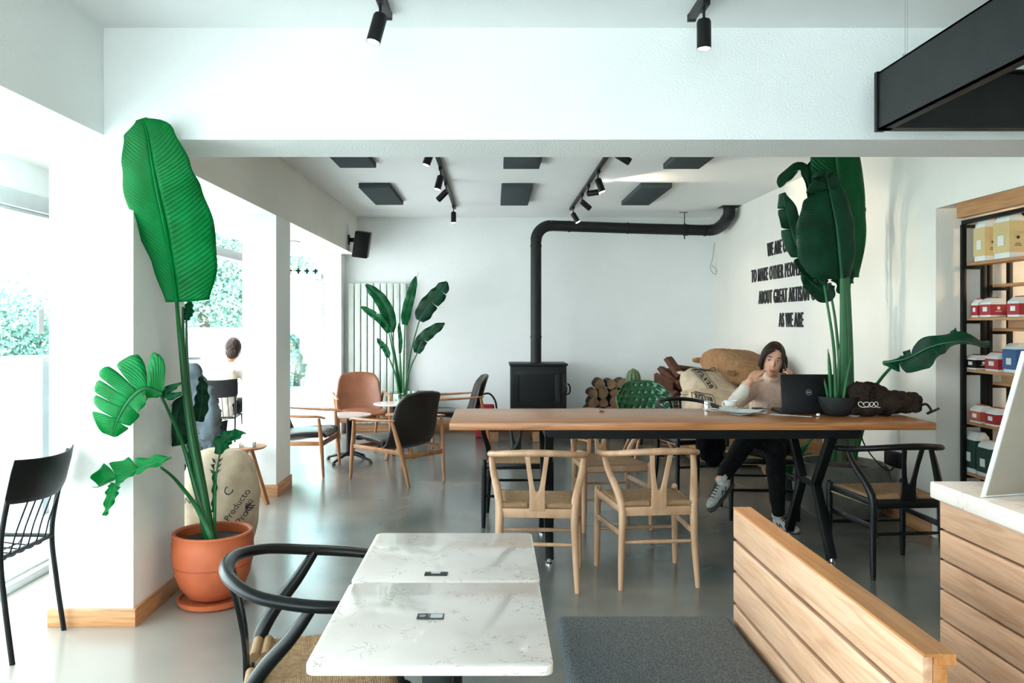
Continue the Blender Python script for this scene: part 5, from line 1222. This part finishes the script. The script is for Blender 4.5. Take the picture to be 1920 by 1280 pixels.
mb.build('hair_locks', 'hair', hair)
# clothes
mb = MB()
limb(mb, [V((2.06, 6.03, .50))-O, V((2.06, 5.99, .68))-O, V((2.06, 5.95, .86))-O], [.150, .142, .150])
mb.ball(V((2.06, 5.945, .92))-O, (.185, .115, .10), 24, 14)
limb(mb, [shR-O, shR.lerp(neck0+O, .6)-O], [.066, .064]); limb(mb, [shL-O, shL.lerp(neck0+O, .6)-O], [.066, .064])
limb(mb, [V((2.06, 5.93, .99))-O, V((2.057, 5.90, 1.045))-O], [.074, .064])
limb(mb, [shR-O, elR-O], [.072, .054]); limb(mb, [shL-O, elL-O], [.072, .054])
blob(mb, 'sweater', 'sweater', t, .009, 4, .008, 16)
for a_, b_, f_ in ((elR, wrR, .62), (elL, wrL, .7)):
    mb = MB(); limb(mb, [a_-O, a_.lerp(b_, f_)-O], [.054, .040]); blob(mb, 'sleeve', 'shirt', t, .008, 3, .008, 18)
mb = MB()
limb(mb, [hip[0]-O, V((1.98, 5.80, .62))-O, kneeL-O], [.105, .095, .070]); limb(mb, [kneeL-O, kneeL.lerp(ankL, .35)+V((0, .02, 0))-O, kneeL.lerp(ankL, .93)-O], [.070, .066, .046])
limb(mb, [hip[1]-O, kneeR-O], [.105, .070]); limb(mb, [kneeR-O, kneeR.lerp(ankR, .35)+V((0, .02, 0))-O, kneeR.lerp(ankR, .93)-O], [.070, .064, .044])
mb.ball(V((2.06, 6.03, .55))-O, (.165, .13, .11), 20, 12)
blob(mb, 'trousers', 'jeans', t, .010, 3, .006, 14)
def shoe(parent, ank, toe, up, O):
    d = (toe-ank).normalized(); u = V(up); u = (u-d*u.dot(d)).normalized(); s = d.cross(u); mx = Matrix((s, d, u)).transposed(); L_ = .27
    c = ank-u*.045+d*.075
    mb = MB(); mb.ball(c-O, (.040, .125, .034), 22, 12, mx=mx); mb.ball(c+d*.085-u*.004-O, (.044, .06, .028), 18, 10, mx=mx); mb.ball(c-d*.075+u*.012-O, (.036, .052, .044), 18, 10, mx=mx)
    mb.tube([ank-O-d*.01-u*.01, ank-O+u*.02-d*.01], [.044, .042], 14)
    sh = blob(mb, 'shoe', 'shoe', parent, .006, 2)
    m2 = MB(); prof = [(-.038, -.10), (-.043, .02), (-.047, .09), (-.036, .14), (0, .158), (.036, .14), (.047, .09), (.043, .02), (.038, -.10), (.022, -.128), (-.022, -.128)]
    m2.prism(prof, lambda a, b, q: c-O-u*.040+s*a+d*b+u*q, .018).build('sole', 'rubber', sh, bevel=.003)
    m3 = MB()
    for k in range(5): p = c+d*(.075-k*.022)+u*(.030+.006*k); m3.tube([p-s*.026-u*.012-O, p+u*.004-O, p+s*.026-u*.012-O], .0032, 6)
    for s_ in (-1, 1):
        p = c-d*.01+s*s_*.041-u*.005; m3.tube([p+d*.035-O, p+u*.018+d*.01-O, p-u*.012-O, p+u*.016-d*.03-O], .0035, 6)
    m3.build('laces', 'plastic', sh)
shoe(t, ankL, ankL+V((-.13, -.10, -.11)), (-.6, -.1, .7), O)
shoe(t, ankR, ankR+V((.05, -.2, -.0)), (0, 0, 1), O)
o = MB().box((0, 0, 0), (.072, .009, .145)).build('phone', 'phone', None, bevel=.003)
o.location = P(1473, 694, 5.655); o.rotation_euler = (math.radians(-12), math.radians(22), math.radians(62)); tag(o, 'black mobile phone held at the ear of the seated person', 'phone')
mb = MB()
for a, r in (((0, 0, 0), (.10, .05, .05)), ((-.02, 0, -.10), (.10, .06, .12)), ((.02, .01, -.24), (.08, .05, .14)), ((-.05, 0, -.20), (.06, .05, .12))): mb.ball(a, r, 16, 10)
tag(blob(mb, 'coat', 'coat', None, .012, 2, .02, 10, loc=(1.66, 6.10, .72)), 'black coat hanging beside the seated person under the table', 'coat')

# person outside on the terrace
O = V((-2.98, 8.70, -.02))
t = thing('person', 'person in a white shirt sitting outside on the terrace, seen from behind', 'person', O)
hc2 = P(438, 655, 8.85); R2 = Matrix.Rotation(PI*.88, 3, 'Z'); mb = MB(); head_mb(mb, hc2-O, R2)
nk = V((-2.95, 8.84, 1.00)); limb(mb, [nk-O, hc2-O+V((0, 0, -.05))], [.055, .05])
sh = [V((-3.14, 8.84, .95)), V((-2.78, 8.84, .95))]; el = [V((-3.2, 9.02, .70)), V((-2.72, 9.02, .70))]; wr = [V((-3.08, 9.26, .74)), V((-2.84, 9.26, .74))]
for a, b, c_ in zip(sh, el, wr): limb(mb, [a-O, b-O], [.05, .04]); limb(mb, [b-O, c_-O], [.038, .026]); hand(mb, c_-O, (.0, 1, -.1), (0, 0, -1), 1 if a.x < -3 else -1, (.3, .3, .3, .3))
limb(mb, [V((-2.96, 8.74, .52))-O, nk-O], [.13, .08])
hp = [V((-3.05, 8.76, .52)), V((-2.87, 8.76, .52))]; kn = [V((-3.10, 9.20, .52)), V((-2.82, 9.20, .52))]; ak = [V((-3.12, 9.16, .09)), V((-2.80, 9.16, .09))]
for a, b, c_ in zip(hp, kn, ak): limb(mb, [a-O, b-O], [.08, .055]); limb(mb, [b-O, c_-O], [.052, .034])
blob(mb, 'body', 'skin', t, .009, 1)
mb = MB(); limb(mb, [V((-2.96, 8.74, .52))-O, V((-2.96, 8.80, .86))-O], [.155, .150]); mb.ball(V((-2.96, 8.84, .93))-O, (.20, .11, .09), 20, 12)
for a, b in zip(sh, el): limb(mb, [a-O, b-O], [.072, .058])
blob(mb, 'shirt', 'shirt', t, .012, 4, .008, 14)
mb = MB()
for a, b, c_ in zip(hp, kn, ak): limb(mb, [a-O, b-O], [.10, .07]); limb(mb, [b-O, c_-O], [.07, .055])
mb.ball(V((-2.96, 8.76, .54))-O, (.18, .14, .11), 18, 12); blob(mb, 'trousers', 'jeans', t, .013, 3)
for c_ in ak: shoe(t, c_, c_+V((0, .2, 0)), (0, 0, 1), O)
mb = MB(); mb.ball(hc2-O+V((0, -.014, .028)), (.086, .098, .108), 28, 18); mb.ball(hc2-O+V((0, -.05, -.03)), (.075, .06, .07), 20, 12); blob(mb, 'hair', 'hair', t, .008, 2, .006, 40)

# ---------------------------------------------------------------- terrace and street outside
tag(MB().bb(-.20, .20, -.18, .18, 0, 1.2).build('plinth', 'lgrey', None, bevel=.01, loc=(-3.62, 6.25, -.02)), 'pale grey square plinth standing outside the left window', 'plinth')
t = thing('car', 'silver car parked in the street beyond the terrace', 'car', (-4.75, 12.6, -.02), math.radians(-3))
prof = [(-2.15, .30), (-2.2, .62), (-2.05, .78), (-1.25, .90), (-.55, 1.34), (.85, 1.38), (1.6, 1.02), (2.1, .98), (2.2, .60), (2.15, .30)]
MB().prism(prof, lambda u, v, q: V((q-.86, u, v)), 1.72).build('body', 'car', t, bevel=.07, seg=3)
MB().add([(-.70, -1.20, .955), (.70, -1.20, .955), (.62, -.60, 1.325), (-.62, -.60, 1.325)], [(0, 1, 2, 3)]).build('windscreen', 'darkglass', t).location = (0, -.03, .015)
for s in (-1, 1):
    MB().prism([(-.95, .93), (-.48, 1.27), (.75, 1.30), (1.3, 1.02)], lambda u, v, q: V((s*(.862+q), u, v)), .006).build('side_window', 'darkglass', t)
    for y in (-1.35, 1.35): MB().tube([(s*.70, y, .31), (s*.875, y, .31)], .31, 28).build('wheel', 'rubber', t, bevel=.02)
def tree(label, x, y, h_, r, n, seed, zc):
    random.seed(seed); t = thing('street_tree', label, 'tree', (x, y, -.14))
    MB().tube(cr([(0, 0, 0), (.05, .03, h_*.3), (-.04, 0, h_*.55), (.05, .05, h_*.8)], 4), [.14, .11, .08, .04], 10).build('trunk', 'trunk', t)
    vs = []; fs = []; cl = [V((random.gauss(0, .5), random.gauss(0, .5), random.gauss(0, .45)))*r+V((0, 0, zc)) for _ in range(16)]
    for _ in range(int(n*1.7)):
        c = random.choice(cl); p = c+V((random.gauss(0, 1), random.gauss(0, 1), random.gauss(0, 1)))*r*.28
        q = Quaternion(V((random.random()-.5, random.random()-.5, random.random()-.5)).normalized(), random.random()*6); s_ = .035+.04*random.random(); b = len(vs)
        for a in ((-s_*.5, 0, 0), (0, -s_, .01), (s_*.5, 0, 0), (0, s_, .01)): vs.append(p+q @ V(a))
        fs.append((b, b+1, b+2, b+3))
    o = MB().add(vs, fs).build('foliage', 'tree_leaf', t, merge=False); o['kind'] = 'stuff'; return t
tree('leafy tree outside the middle window bay', -6.0, 16.5, 4.2, 1.7, 9000, 1, 2.7)
tree('leafy tree outside the farthest open bay', -4.5, 18.5, 4.0, 1.6, 9000, 2, 2.3)
tree('leafy tree outside the left window', -9.4, 15.0, 2.6, 1.1, 6000, 3, 1.4)
tree('leafy tree behind the parked car', -8.0, 21.0, 5.0, 2.0, 8000, 4, 3.2)
for k, (x, y) in enumerate(((-4.0, 13.9), (-3.55, 14.2))): pass
